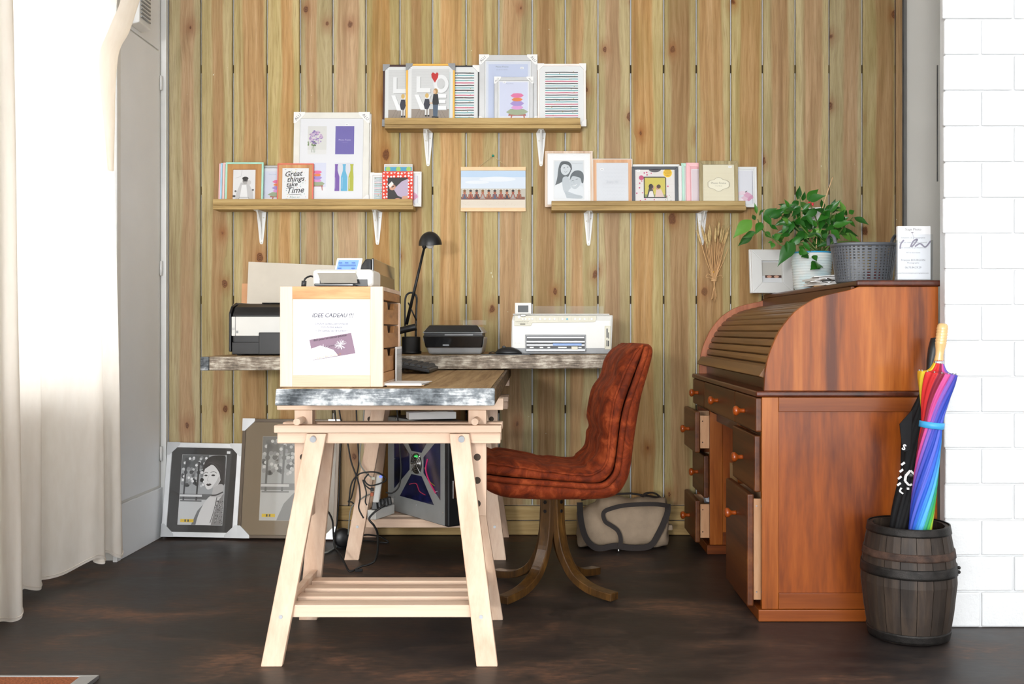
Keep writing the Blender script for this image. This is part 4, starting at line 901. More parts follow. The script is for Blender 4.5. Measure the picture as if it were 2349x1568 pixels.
# ------------------------------------------------------------------ keyboard on the table (short end towards the camera)
kb = thing('keyboard', 'black keyboard lying on the table behind the box', 'keyboard', (-.49, 4.0, TT))
kx0, kx1, ky0, ky1 = -.572, -.412, 3.84, 4.185
kz = lambda x, dz: TT+.002+.028*(kx1-x)/(kx1-kx0)+dz
MB().hexa([(x, y, kz(x, dz)) for dz in (0, .016) for x, y in ((kx0, ky0), (kx1, ky0), (kx1, ky1), (kx0, ky1))]).build('case', 'black', kb, .004, 3)
for i in range(6):
    for j in range(11):
        xa = kx0+.012+i*.0235; ya = ky0+.012+j*.0295; cxk, cyk = xa+.01, ya+.0135
        MB().hexa([(xa, ya, kz(xa, .0162)), (xa+.0205, ya, kz(xa+.0205, .0162)), (xa+.0205, ya+.027, kz(xa+.0205, .0162)), (xa, ya+.027, kz(xa, .0162)), (xa+.004, ya+.004, kz(xa+.004, .025)), (xa+.0165, ya+.004, kz(xa+.0165, .025)), (xa+.0165, ya+.023, kz(xa+.0165, .025)), (xa+.004, ya+.023, kz(xa+.004, .025))]).build('key', 'darkgrey', kb)
for yy in (ky0+.03, ky1-.05): B('foot', 'black', kb, kx0+.006, kx0+.02, yy, yy+.02, TT+.001, kz(kx0+.02, .0))

# ------------------------------------------------------------------ things on the back slab
def zs(px, Y): return ST(XX(px, Y))+.0008
# wide black and white printer
D = 4.36; x0 = XX(525, D); x1 = x0+.61; zb = zs(600, D)
pr1 = thing('wide_printer', 'wide black and white inkjet printer at the left of slab', 'printer', ((x0+x1)/2, D, zb)); zf = lambda py: ZZ(py, D)
prof = [(D, zb+.006), (D, zf(720)), (D+.03, zf(704)), (D+.09, zf(695)), (D+.30, zf(694)), (D+.36, zf(705)), (D+.36, zb+.006)]
MB().prism([(x0+.012, a, b_) for a, b_ in prof], (.586, 0, 0)).build('body', 'black', pr1, .012, 3)
for xx in (x0, x1-.0115): MB().prism([(xx, a-(.004 if i < 3 else 0), b_+.004 if i > 0 else b_+.01) for i, (a, b_) in enumerate(prof)], (.0115, 0, 0)).build('end_cap', 'black', pr1, .005, 3)
B('white_band', 'whiteplastic', pr1, x0+.03, x1-.02, D-.003, D+.004, zf(770), zf(726), .002); B('end_band', 'whiteplastic', pr1, x0+.0125, x0+.0285, D-.003, D+.004, zf(770), zf(726), .002)
B('glossy_lid', 'blackgloss', pr1, x0+.12, x1-.12, D+.088, D+.25, zf(695)+.0005, zf(695)+.005, .002); B('usb_port', 'chrome', pr1, x0+.014, x0+.026, D-.0045, D-.0032, zf(756), zf(751)); B('badge', 'grey', pr1, x0+.033, x0+.042, D-.004, D-.0031, zf(764), zf(758))
B('front_flap', 'black', pr1, XX(595, D), x1-.1, D-.014, D-.0005, zb+.003, zf(762), .004, 3); B('lower_ledge', 'black', pr1, x0+.015, x1-.015, D-.006, D-.0002, zb+.004, zf(784), .003)
for a in (x0+.03, x1-.05): B('foot', 'black', pr1, a, a+.02, D+.02, D+.3, zb, zb+.0062)
# boards leaning behind
cb = thing('cream_board', 'large cream mount board leaning behind the wide printer', 'board', (XX(660, 4.8), 4.8, zs(660, 4.8)))
pts = [PT(562, 808, 4.80), PT(772, 808, 4.80), PT(779, 609, 4.865), PT(570, 600, 4.865)]; pts[0].z = pts[1].z = zs(660, 4.8)
MB().prism(pts, (0, .004, 0)).build('sheet', 'cream', cb); 
ob = thing('brown_board', 'thin brown board peeking out behind the cream one', 'board', (XX(570, 4.85), 4.85, zs(570, 4.85)))
pts = [PT(551, 808, 4.84), PT(720, 808, 4.84), PT(724, 650, 4.885), PT(555, 650, 4.885)]; pts[0].z = pts[1].z = zs(600, 4.84)
MB().prism(pts, (0, .004, 0)).build('sheet', paint('#d39a6a'), ob)
# desk lamp
D = 4.5; zb = zs(945, D); lx = XX(945, D)
la = thing('desk_lamp', 'black desk lamp with dome shade leaning arm and round base', 'lamp', (lx, D, zb))
xf = lambda px: XX(px, D); zf = lambda py: ZZ(py, D)
MB().lathe([(.004, 0), (.047, .0), (.047, .012), (.042, .014), (.042, .075), (.038, .078), (.004, .078)], (xf(943), D, zb), n=28).build('base', 'black', la)
MB().tube(bez([(xf(930), D, zb+.07), (xf(929), D, zf(710)), (xf(930), D, zf(684)), (xf(935), D, zf(674)), (xf(943), D, zf(671)), (xf(951), D, zf(674)), (xf(956), D, zf(684)), (xf(955), D, zf(710)), (xf(954), D, zb+.07)], 5), .0045, 10).build('wire_loop', 'black', la)
MB().cyl((xf(933), D-.01, zf(744)), (xf(975), D-.01, zf(563)), .0075, 12, .0055).build('arm', 'black', la)
MB().cyl((xf(934), D-.01, zf(740)), (xf(945), D-.012, zf(690)), .0042, 10).cyl((xf(956), D-.012, zf(735)), (xf(937), D-.012, zf(694)), .003, 8).build('brace', 'black', la)
MB().cyl((xf(912), D-.03, zf(760)), (xf(957), D-.03, zf(749)), .0155, 18).build('counterweight', 'black', la, .003)
MB().ell((xf(974), D-.01, zf(566)), .011, .011, .011, 12, 8).build('joint', 'black', la)
dome = [(.0525*math.sin(a), .062*math.cos(a)) for a in [i*math.pi/2/10 for i in range(11)]]
MB().lathe([(max(r, .002), z) for r, z in dome[::-1]]+[(max(r*.96, .002), z*.95) for r, z in dome], (xf(988), D-.015, zf(563)), (-.05, -.1, 1), 28, cap=False).build('shade', 'black', la)
MB().ell((xf(987), D-.015, zf(560)), .02, .02, .022, 12, 8).build('bulb', 'whiteplastic', la)
# compact all-in-one printer
D = 4.33; zb = zs(1045, D); xf = lambda px: XX(px, D); zf = lambda py: ZZ(py, D)
pr2 = thing('compact_printer', 'compact black and silver printer beside the desk lamp', 'printer', (xf(1045), D, zb))
def bowl(mb, l0, r0, l1, r1, z0, z1, y0, y1, ins=.03):
    mb.hexa([(l0, y0+ins, z0), (r0, y0+ins, z0), (r0, y1, z0), (l0, y1, z0), (l1, y0, z1), (r1, y0, z1), (r1, y1, z1), (l1, y1, z1)])
m = MB(); bowl(m, xf(983), xf(1104), xf(967), xf(1112), zb, zf(773), D, D+.29, .02); m.build('lower_shell', 'silver', pr2, .01, 3)
m = MB(); bowl(m, xf(976), xf(1106), xf(970), xf(1110), zf(797), zf(769), D-.004, D+.02, .006); m.build('output_slot', 'blackgloss', pr2, .004)
B('gap', 'black', pr2, xf(972), xf(1106), D+.012, D+.27, zf(773), zf(764))
m = MB(); m.hexa([(xf(968), D-.003, zf(764)), (xf(1111), D-.003, zf(764)), (xf(1111), D+.29, zf(764)), (xf(968), D+.29, zf(764)), (xf(980), D+.02, zf(749)), (xf(1100), D+.02, zf(749)), (xf(1100), D+.28, zf(749)), (xf(980), D+.28, zf(749))]); m.build('lid_rim', 'silver', pr2, .006, 3)
m = MB(); m.hexa([(xf(971), D-.006, zf(762)), (xf(1106), D-.006, zf(762)), (xf(1106), D+.27, zf(760)), (xf(971), D+.27, zf(760)), (xf(984), D+.02, zf(745)), (xf(1094), D+.02, zf(745)), (xf(1092), D+.27, zf(743)), (xf(986), D+.27, zf(743))]); m.build('lid', 'blackgloss', pr2, .006, 3)
B('paper_guide', 'grey', pr2, xf(1020), xf(1085), D-.002, D+.02, zf(769), zf(766)); B('logo_strip', 'silver', pr2, xf(1016), xf(1030), D-.0065, D-.003, zf(792), zf(790))
B('clear_cover', 'acrylic', pr2, xf(1010), xf(1110), D+.20, D+.203, zf(744), zf(733))
# mouse and pad
D = 4.25
mp = thing('mouse_pad', 'thin grey sheet under the black mouse', 'mouse pad', (XX(1160, D), D, zs(1160, D)))
x0, x1 = XX(1103, 4.215), XX(1226, 4.215); MB().hexa([(x, y, ST(x)+dz) for dz in (.0006, .003) for x, y in ((x0, 4.207), (x1-.02, 4.207), (x1, 4.29), (x0+.02, 4.29))]).build('sheet', 'darkgrey', mp)
ms = thing('mouse', 'black computer mouse on the slab edge', 'mouse', (XX(1166, D), D, zs(1166, D)+.003)); xc = XX(1167, D); zb = ST(xc)+.0035
rings = []
for i in range(15):
    u = i/14; L = (u-.5)*.112; w = .030*(math.sin(math.pi*min(max(u, .03), .97))**.45); hh = .034*(math.sin(math.pi*min(max(u*.96+.03, .03), .98))**.6)*(1.05-.35*u if u < .5 else .9)
    rings.append([(xc+L, D+w*math.cos(a), zb+max(0, math.sin(a))*hh) for a in [math.pi*k/12 for k in range(13)]]+[(xc+L, D-w*.9, zb), (xc+L, D+w*.9, zb)])
MB().loft(rings).build('shell', 'black', ms); MB().ell((xc-.02, D-.008, zb+.030), .008, .003, .006, 10, 6).build('wheel', 'darkgrey', ms)
MB().tube(bez([(xc-.055, D, zb+.006), (xc-.07, D+.005, zb+.009), (xc-.085, D-.005, zb+.003), (xc-.07, D+.02, zb+.002), (xc-.04, D+.06, zb+.002)], 6), .0017, 6).build('cable', 'cord', ms)
# white all-in-one printer
D = 4.30; xf = lambda px: XX(px, D); zf = lambda py: ZZ(py, D); zb = zs(1290, D)
hp = thing('office_printer', 'white all-in-one printer with flip screen and button row', 'printer', (xf(1287), D, zb))
bd = MB().prism([(xf(1172), D, zb+.004), (xf(1172), D, zf(735)), (xf(1177), D+.012, zf(722)), (xf(1177), D+.36, zf(722)), (xf(1172), D+.37, zf(735)), (xf(1172), D+.37, zb+.004)], (xf(1403)-xf(1172), 0, 0))
bd.build('body', 'whiteplastic', hp, .008, 3)
B('lid', 'whiteplastic', hp, xf(1176), xf(1399), D+.014, D+.35, zf(722)+.0005, zf(719), .004); B('base_strip', 'grey', hp, xf(1173), xf(1400), D-.0015, D+.01, zb+.001, zf(798), .002)
MB().prism([(xf(1180), D-.004, zf(747)), (xf(1218), D-.004, zf(747)), (xf(1221), D-.004, zf(740)), (xf(1365), D-.004, zf(738)), (xf(1368), D-.004, zf(732)), (xf(1368), D-.002, zf(724)), (xf(1180), D-.002, zf(724))], (0, .006, 0)).build('control_panel', 'beigeplastic', hp, .001)
for i, px in enumerate((1199, 1206, 1214, 1221, 1239, 1250, 1261, 1272, 1290, 1301, 1319, 1330, 1341, 1357)):
    MB().cyl((xf(px), D-.007, zf(731.5)), (xf(px), D-.0035, zf(731.5)), .0042 if i > 3 else .0034, 14).build('button', 'silver' if i != 9 else paint('#5aa8c0'), hp)
p = PR(D-.0042)
for px in (1230, 1281, 1310, 1350): p.line([(xf(px), zf(735)), (xf(px), zf(727))], .0005, '#9a9788')
p.text('hp photosmart All-in-One', xf(1198), zf(738), .0055, '#7d7a6c'); p.text('printer  fax  scanner  copier', xf(1200), zf(741), .004, '#8d8a7c'); p.rect(xf(1193), zf(744), xf(1205), zf(742), '#6d6a5c'); p.build('lettering', 'print', hp)
MB().cyl((xf(1191), D-.008, zf(726.5)), (xf(1191), D-.0035, zf(726.5)), .0055, 14).build('button', 'chrome', hp); B('navigation_key', 'chrome', hp, xf(1194), xf(1206), D-.008, D-.0035, zf(726), zf(721), .003)
sc_ = MB().prism([(xf(1181), D+.004, zf(719.5)), (xf(1219), D+.004, zf(719.5)), (xf(1219), D+.012, zf(694)), (xf(1181), D+.012, zf(694))], (0, .008, 0)).build('screen_housing', 'whiteplastic', hp, .002)
MB().prism([(xf(1188), D+.0045, zf(716)), (xf(1212), D+.0045, zf(716)), (xf(1212), D+.0098, zf(700)), (xf(1188), D+.0098, zf(700))], (0, .003, 0)).build('screen', paint('#4c5052', .2), sc_)
op = B('tray_opening', 'black', hp, xf(1205), xf(1344), D-.001, D+.03, zf(804), zf(768), .001)
MB().box(xf(1205), xf(1344), D-.006, D-.0012, zf(770), zf(767)).box(xf(1205), xf(1208), D-.006, D-.0012, zf(805), zf(770)).box(xf(1341), xf(1344), D-.006, D-.0012, zf(805), zf(770)).build('opening_frame', 'grey', hp, .001)
B('rail', 'silver', hp, xf(1209), xf(1340), D-.003, D-.0012, zf(775), zf(772)); B('upper_tray', 'silver', hp, xf(1207), xf(1342), D-.012, D-.0012, zf(786), zf(781), .002); B('photo_tray', 'silver', hp, xf(1208), xf(1341), D-.01, D-.0012, zf(793), zf(789), .001)
B('tray_guide', 'blueplastic', hp, xf(1268), xf(1334), D-.0135, D-.0101, zf(792), zf(787), .001); B('lower_tray', 'silver', hp, xf(1206), xf(1343), D-.03, D-.0012, zf(805.5), zf(799), .003); B('tray_lever', 'beigeplastic', hp, xf(1310), xf(1325), D-.033, D-.0125, zf(801), zf(794), .002)
for a, b_ in ((1215, 1224), (1238, 1246), (1256, 1262), (1280, 1300), (1326, 1334)): B('roller', 'whiteplastic', hp, xf(a), xf(b_), D-.004, D-.0012, zf(798), zf(795))
B('card_panel', 'beigeplastic', hp, xf(1387), xf(1401), D-.003, D+.004, zf(801), zf(747), .002)
for a, b_, c, d in ((1391, 1394, 774, 753), (1395, 1397, 776, 762), (1391, 1393, 794, 780), (1394, 1397, 794, 781)): B('card_slot', 'black', hp, xf(a), xf(b_), D-.0036, D-.0031, zf(c), zf(d))
B('sticker', 'paper', hp, xf(1183), xf(1194), D-.0012, D-.0003, zf(788), zf(784))
B('clear_cover', 'acrylic', hp, xf(1225), xf(1395), D+.28, D+.283, zf(719), zf(698))
# ================================================================== under the table
# PC tower, side panel turned to the camera
A = Vector((-.3746, 4.235)); Bq = Vector((-.695, 4.665)); dv = (Bq-A); L = dv.length; dv.normalize(); nv = Vector((-dv.y, dv.x))
if nv.y > 0: nv = -nv                                        # towards the camera side
pc = thing('computer_tower', 'silver computer tower with windowed side panel on trestle shelf', 'computer', (A.x, A.y, .17), (0, 0, math.atan2(dv.y, dv.x)))
hT = .44; wT = .155                                     # local x along the panel, y into the case is -(towards camera)
sgn = 1 if (Matrix.Rotation(math.atan2(dv.y, dv.x), 2) @ Vector((0, 1))).dot(nv) > 0 else -1
def PB(name, mat, x0, x1, y0, y1, z0, z1, bev=0, par=None): return B(name, mat, par or pc, x0, x1, *sorted((sgn*y0, sgn*y1)), z0, z1, bev, local=True)
PB('case', 'darkgrey', .03, L-.002, -wT, -.003, .001, hT, .003); PB('front_bezel', 'black', 0, .0295, -wT-.004, .002, .0008, hT+.004, .008)
pn = PB('side_panel', 'silverpanel', .03, L, -.0025, 0, .004, hT-.004, .001)
cxp, czp = .03+(L-.03)*.47, .245
hw, hh2 = .205, .165; g = .028
def win(pts):
    p = PR(0); p.step = .0003*(1)
    return p
yv = sgn*.0006
def pane(pts, extra=None):
    m = MB(); m.prism([(x, yv, z) for x, z in pts], (0, sgn*.0006, 0)); o = m.build('side_window', M['navyglass'], pn, local=True)
    return o
M['navyglass'] = plain('navy_window', '#1a1c4a', .12, coat=.5, var=.5, vs=14)
k = .74
pane([(cxp-hw*k, czp+hh2), (cxp+hw*k, czp+hh2), (cxp+.045, czp+.052), (cxp-.045, czp+.052)])
pane([(cxp-hw*k, czp-hh2), (cxp-.045, czp-.052), (cxp+.045, czp-.052), (cxp+hw*k, czp-hh2)])
pane([(cxp-hw, czp+hh2*.83), (cxp-.063, czp+.035), (cxp-.063, czp-.035), (cxp-hw, czp-hh2*.83)])
pane([(cxp+hw, czp+hh2*.83), (cxp+hw, czp-hh2*.83), (cxp+.063, czp-.035), (cxp+.063, czp+.035)])
wr = lambda pts, r, m_: MB().tube(bez([(a, sgn*.0025, b_) for a, b_ in pts], 6), r, 6).build('wire', m_, pn, local=True)
wr([(cxp-.10, czp+.03), (cxp-.085, czp-.02), (cxp-.12, czp-.07), (cxp-.17, czp-.11)], .0035, paint('#d82a6a')); wr([(cxp-.075, czp-.01), (cxp-.11, czp-.06), (cxp-.16, czp-.08)], .0012, paint('#c8b040'))
wr([(cxp+.06, czp-.10), (cxp+.0, czp-.09), (cxp-.03, czp-.12), (cxp-.08, czp-.13)], .0018, paint('#c0284a')); wr([(cxp-.18, czp-.12), (cxp-.16, czp-.11), (cxp-.185, czp-.1)], .002, 'silver')
gr = MB()
for rr in (.012, .02, .028, .036, .044): gr.tube([(cxp+rr*math.cos(a), sgn*.005, czp+rr*math.sin(a)) for a in [2*math.pi*i/20 for i in range(21)]], .0016, 6)
for a in (.785, 2.356): gr.tube([(cxp+.055*math.cos(a), sgn*.005, czp+.055*math.sin(a)), (cxp-.055*math.cos(a), sgn*.005, czp-.055*math.sin(a))], .0016, 6)
MB().cyl((cxp, sgn*.0004, czp), (cxp, sgn*.0014, czp), .047, 24).build('fan_opening', 'black', pn, local=True); gr.build('fan_grille', 'chrome', pn, local=True)
MB().ell((cxp, sgn*.003, czp+.032), .018, .0012, .006, 12, 6).build('fan_light', 'greenled', pn, local=True)
for a, b_ in ((-.24, .2), (.0, .2), (.2, .2), (-.24, 0), (.21, 0), (-.24, -.2), (0, -.2), (.21, -.19)): MB().cyl((cxp+a*.95, 0, czp+b_*.93), (cxp+a*.95, sgn*.002, czp+b_*.93), .003, 8).build('screw', 'chrome', pn, local=True)
PB('sticker', 'paper', L-.055, L-.025, .0002, .001, .04, .06, par=pn); PB('drive_handle', 'chrome', -.006, -.0005, -.06, -.02, .12, .2, .003)
bx_ = thing('carton', 'small white carton lying on the computer tower', 'box', (-.47, 4.45, .617), (0, 0, .25))
B('body', 'paper', bx_, -.105, .105, -.05, .05, .0, .03, .001, local=True); MB().hexa([(-.105, -.052, .0305), (.07, -.052, .0305), (.07, .02, .0305), (-.105, .02, .0305), (-.125, -.075, .036), (.06, -.052, .0325), (.07, .02, .0325), (-.105, .02, .0325)]).build('flap', 'paper', bx_, local=True)
# power strip standing on the shelf with hub
ps = thing('power_strip', 'white power strip full of black plugs on the trestle shelf', 'power strip', PT(865, 1190, 4.40))
a = Vector((-.730, 4.41, .171)); b_ = Vector((-.693, 4.505, .171)); d = (b_-a).normalized(); w = Vector((d.y, -d.x, 0))*.022
e1 = a+Vector((0, 0, .0)); MB().hexa([e1-w, e1+w, e1+w+d*.17, e1-w+d*.17]+[v+Vector((0, 0, .042)) for v in (e1-w, e1+w, e1+w+d*.17, e1-w+d*.17)]).build('body', 'whiteplastic', ps, .004)
for i in range(5):
    c = a+d*(.03+i*.031)+Vector((0, 0, .0425)); MB().hexa([c+v for v in (Vector((-.014, -.014, 0)), Vector((.014, -.014, 0)), Vector((.014, .014, 0)), Vector((-.014, .014, 0)), Vector((-.009, -.009, .035)), Vector((.009, -.009, .035)), Vector((.009, .009, .035)), Vector((-.009, .009, .035)))]).build('plug', 'black', ps, .003)
hb = thing('usb_hub', 'upright white hub with a blue light among cables', 'hub', PT(868, 1165, 4.40))
hbase = PT(862, 1152, 4.38); top = PT(872, 1088, 4.38)
MB().bar(hbase, top, .028, .014).build('body', 'whiteplastic', hb, .006, 3); MB().ell(top+Vector((.004, -.007, -.008)), .006, .002, .006, 8, 6).build('light', screenm('blue_led', '#5a6cff', 1.5), hb)
for i, py in enumerate((1122, 1133)): B('plug', 'black' if i == 0 else paint('#b0562c'), hb, XX(850, 4.38), XX(857, 4.38), 4.372, 4.388, ZZ(py+4, 4.38), ZZ(py-4, 4.38), .002)
B('grey_plug', 'beigeplastic', hb, XX(852, 4.38), XX(861, 4.38), 4.373, 4.387, ZZ(1100, 4.38), ZZ(1093, 4.38), .002)
# cables
CG = 'tangled cables behind the trestles'
def cable(label, pts, Ys, r=.0035, m_='cord'):
    if isinstance(Ys, (int, float)): Ys = [Ys]*len(pts)
    P3 = []
    for (px, py), Y in zip(pts, Ys):
        v = PT(px, py, Y); v.z = max(v.z, r+.0005); P3.append(v)
    o = MB().tube(bez(P3, 7), r, 7).build('cable', m_, None); return tag(o, label, 'cable', CG)
cable('black cable hanging from the table and looping past the hub', [(770, 872), (782, 965), (796, 1010), (806, 1060), (822, 1105), (826, 1140), (823, 1165), (834, 1188)], 4.30)
cable('black cable falling straight down at the left of the tangle', [(760, 866), (772, 975), (782, 1000), (780, 1045), (779, 1100), (776, 1160), (772, 1205), (765, 1238)], 4.56)
cable('black cable arching wide over the hub', [(800, 1160), (806, 1110), (822, 1088), (845, 1082), (868, 1084), (884, 1096), (880, 1105), (850, 1113), (836, 1100), (846, 1086)], 4.33)
cable('black cable looping down beside the rear trestle leg', [(814, 867), (820, 1000), (823, 1060), (815, 1100), (806, 1140), (799, 1150), (808, 1152), (818, 1168), (812, 1195)], 4.52)
cable('black cable sagging across the computer side panel', [(904, 874), (913, 965), (916, 1010), (918, 1040), (920, 1080), (915, 1115), (900, 1130), (885, 1129)], 4.20)
cable('black cable with joint lying in front of the rear trestle', [(748, 1165), (762, 1192), (765, 1230), (768, 1254), (778, 1268), (790, 1290), (801, 1312), (815, 1306)], [4.40, 4.35, 4.30, 4.28, 4.25, 4.2, 4.16, 4.17], .0042)
cable('thick black cable hooking up to the power strip', [(815, 1306), (830, 1298), (846, 1294), (860, 1285), (866, 1265), (866, 1225), (858, 1205), (847, 1190), (858, 1175), (878, 1160), (883, 1150)], [4.17, 4.17, 4.18, 4.19, 4.22, 4.28, 4.33, 4.34, 4.35, 4.36, 4.37], .0048)
cable('black cable curling on the floor behind the rear leg', [(825, 1228), (845, 1226), (870, 1230), (886, 1238), (890, 1244), (878, 1247), (850, 1240), (828, 1243)], [4.80, 4.78, 4.74, 4.72, 4.72, 4.72, 4.75, 4.77], .004)
cable('grey cable curving along the floor to the left', [(742, 1268), (752, 1266), (768, 1256), (782, 1244), (795, 1228)], [4.50, 4.52, 4.60, 4.70, 4.78], .004, 'greycord')
cable('pale grey cable running down into the hub', [(840, 868), (832, 985), (826, 1030), (826, 1062), (838, 1082), (853, 1095)], [4.44, 4.44, 4.44, 4.42, 4.40, 4.385], .003, 'greycord')
cable('thin grey cable rising diagonally to the orange plug', [(799, 1225), (804, 1170), (818, 1152), (838, 1137), (850, 1133)], [4.50, 4.48, 4.45, 4.41, 4.38], .003, 'greycord')
cable('short black cable between hub plugs and tower', [(850, 1122), (838, 1112), (832, 1100), (840, 1128), (838, 1150), (842, 1158)], 4.335, .003)
cj = MB().hexa([PT(815, 1309, 4.165)+v for v in (Vector((0, -.006, -.004)), Vector((.03, .004, -.004)), Vector((.028, .014, -.004)), Vector((-.002, .004, -.004)), Vector((0, -.006, .008)), Vector((.03, .004, .008)), Vector((.028, .014, .008)), Vector((-.002, .004, .008)))]).build('cable_joint', 'black', None, .002)
tag(cj, 'small black inline connector joining two floor cables', 'connector')
sb = thing('power_adapter', 'black round adapter among cables behind the brown frame', 'adapter', PT(784, 1228, 4.64))
MB().lathe([(.004, 0), (.04, 0), (.044, .01), (.044, .05), (.036, .06), (.004, .06)], (XX(784, 4.64), 4.64, .047), (.4, -1, .1), 20).build('body', 'black', sb)
MB().cyl((XX(784, 4.64), 4.64, 0.001), (XX(784, 4.64), 4.64, .02), .03, 16).build('foot', 'darkgrey', sb)

# ------------------------------------------------------------------ big frames leaning on the floor
def pic_park(p, x0, z0, x1, z1, pale=0):
    W, Hh = x1-x0, z1-z0; f = lambda u, v: (x0+u*W, z0+v*Hh); rg = random.Random(21)
    c = (lambda a: a) if not pale else (lambda a: '#%02x%02x%02x' % tuple(int(int(a[i:i+2], 16)*.62+70*k_) for i, k_ in ((1, 1.05), (3, 1), (5, .9))))
    p.rect(x0, z0, x1, z1, c('#a9abac')); p.rect(x0, z0, x1, z0+.36*Hh, c('#cfd0d0')); p.rect(*f(0, .36), *f(1, .44), c('#6c6d6e'))
    p.rect(*f(0, .8), *f(.6, 1), c('#5d5e5f'))
    for cl, n_, r_ in (('#4a4b4c', 26, .045), ('#8b8c8d', 18, .04), ('#f2f2f2', 16, .03), ('#d5d6d6', 12, .03)): p.dots([(*f(rg.uniform(.03, .6), rg.uniform(.55, .96)), W*r_) for _ in range(n_)], c(cl))
    for u in (.07, .36): p.poly([f(u, .34), f(u+.035, .34), f(u+.05, .9), f(u+.01, .9)], c('#3f4041'))
    p.rect(*f(0, .40), *f(.5, .43), c('#e3e3e3')); p.rect(*f(.02, .33), *f(.5, .35), c('#6f7071'))
    p.poly([f(.3, 0), f(.42, .2), f(.62, .35), f(.7, 0)], c('#77787a'))
def pic_lady(p, x0, z0, x1, z1):
    W, Hh = x1-x0, z1-z0; f = lambda u, v: (x0+u*W, z0+v*Hh); P_ = lambda pts, c: p.poly([f(*q_) for q_ in pts], c)
    sm = lambda pts: [(v.x, v.y) for v in bez([(a, b_, 0) for a, b_ in pts], 4)]
    P_(sm([(.98, .98), (.80, .995), (.66, .985), (.56, .94), (.50, .86), (.49, .78), (.60, .7), (.9, .55), (1, .6)]), '#302c2b'); p.el(*f(.84, .955), .14*W, .05*Hh, '#262322', 16, .3)
    P_(sm([(.40, 0), (.44, .12), (.52, .26), (.62, .37), (.72, .42), (.9, .42), (1, .36), (1, 0)]), '#dedcda')
    P_(sm([(.70, .40), (.73, .47), (.76, .56), (.96, .58), (.97, .44), (.9, .40)]), '#c3c0be'); p.line([f(*q_) for q_ in sm([(.71, .425), (.82, .43), (.97, .475)])], W*.03, '#3a3837')
    P_(sm([(.74, .0), (.80, .18), (.86, .32), (.93, .40), (1, .42), (1, 0)]), '#8e8b8a'); rg_ = random.Random(5); p.dots([(*f(rg_.uniform(.83, .99), rg_.uniform(.02, .36)), W*.012) for i in range(46)], '#4d4a49'); p.dots([(*f(rg_.uniform(.83, .99), rg_.uniform(.02, .36)), W*.009) for i in range(30)], '#c4c1bf')
    p.line([f(*q_) for q_ in sm([(.72, .03), (.79, .2), (.84, .40)])], W*.014, '#343231')
    P_(sm([(.53, .80), (.505, .73), (.515, .66), (.54, .585), (.585, .525), (.635, .505), (.72, .53), (.84, .58), (.90, .66), (.90, .76), (.82, .84), (.66, .86)]), '#e9e7e5')
    P_(sm([(.70, .525), (.80, .56), (.88, .64), (.86, .70), (.80, .62)]), '#cbc8c6')
    P_(sm([(.50, .75), (.54, .83), (.64, .875), (.76, .83), (.86, .74), (.90, .64), (.97, .60), (1, .72), (.97, .86), (.80, .93), (.62, .93), (.52, .86)]), '#383332')
    p.line([f(*q_) for q_ in sm([(.60, .90), (.74, .87), (.9, .76)])], W*.012, '#5d5755'); p.line([f(*q_) for q_ in sm([(.56, .86), (.7, .9), (.88, .86)])], W*.01, '#544e4c')
    p.line([f(*q_) for q_ in sm([(.52, .735), (.555, .752), (.60, .742)])], W*.011, '#2b2827'); p.line([f(*q_) for q_ in sm([(.66, .748), (.73, .765), (.80, .742)])], W*.011, '#2b2827')
    p.el(*f(.562, .706), .038*W, .0125*Hh, '#4a4645', 12); p.el(*f(.565, .705), .017*W, .0105*Hh, '#171514', 10); p.el(*f(.725, .71), .045*W, .0135*Hh, '#4a4645', 12); p.el(*f(.722, .709), .019*W, .011*Hh, '#171514', 10)
    p.line([f(*q_) for q_ in sm([(.635, .72), (.60, .65), (.605, .632), (.64, .628)])], W*.007, '#b0adab'); P_(sm([(.58, .578), (.61, .59), (.63, .585), (.66, .592), (.70, .578), (.64, .556), (.60, .562)]), '#352f2e'); p.dots([(*f(.895, .60), W*.017)], '#2f2b2a')
def sticker(p, x, z):
    p.rect(x, z, x+.064, z+.015, '#e8c534')
    p.rect(x+.02, z+.002, x+.028, z+.013, '#5a5648'); p.rect(x+.034, z+.002, x+.042, z+.013, '#5a5648'); p.line([(x+.004, z+.009), (x+.016, z+.009)], .0012, '#b0962a'); p.line([(x+.046, z+.009), (x+.06, z+.009)], .0012, '#b0962a')
def d_floorA(p, w, h):
    x0, z0, x1, z1 = -.108, .058, .108, h-.058; pic_park(p, x0, z0, x1, z1); pic_lady(p, x0, z0, x1, z1)
    p.line([(x0, z0), (x1, z0), (x1, z1), (x0, z1), (x0, z0)], .0012, '#d0d0d0'); sticker(p, x0+.012, z0+.012); p.rect(w/2-.075, h-.05, w/2-.058, h-.038, '#f2f2f2')
frame('silver edged frame with monochrome portrait leaning on the floor by the door', 367, 548, 1020, .001, 0, .024, paint('#d4d6d8', .3, .5), d_floorA, '#2c2a29', corners=(0, 1, 2, 3), ccol='alu', cs=.062, th=.022, Yb=4.822, ang=R(8.5), hh=.452, ww=.366, group='large frames leaning on the floor', roll=R(1.2))
def d_floorB(p, w, h):
    x0, z0, x1, z1 = -w/2+.10, .085, w/2-.10, h-.085; pic_park(p, x0, z0, x1, z1, 1)
    p.line([(x0, z0), (x1, z0), (x1, z1), (x0, z1), (x0, z0)], .0012, '#c8c0b2'); sticker(p, x0+.012, z0+.016)
frame('large brown matted frame with park scene leaning behind the trestle', 543, 774, 968, .001, 0, .016, paint('#57493a', .3, .3), d_floorB, '#8a765a', corners=(0, 1, 2, 3), ccol='alu', cs=.06, th=.02, Yb=4.80, ang=R(8), hh=.572, ww=.475, group='large frames leaning on the floor', roll=R(.6))

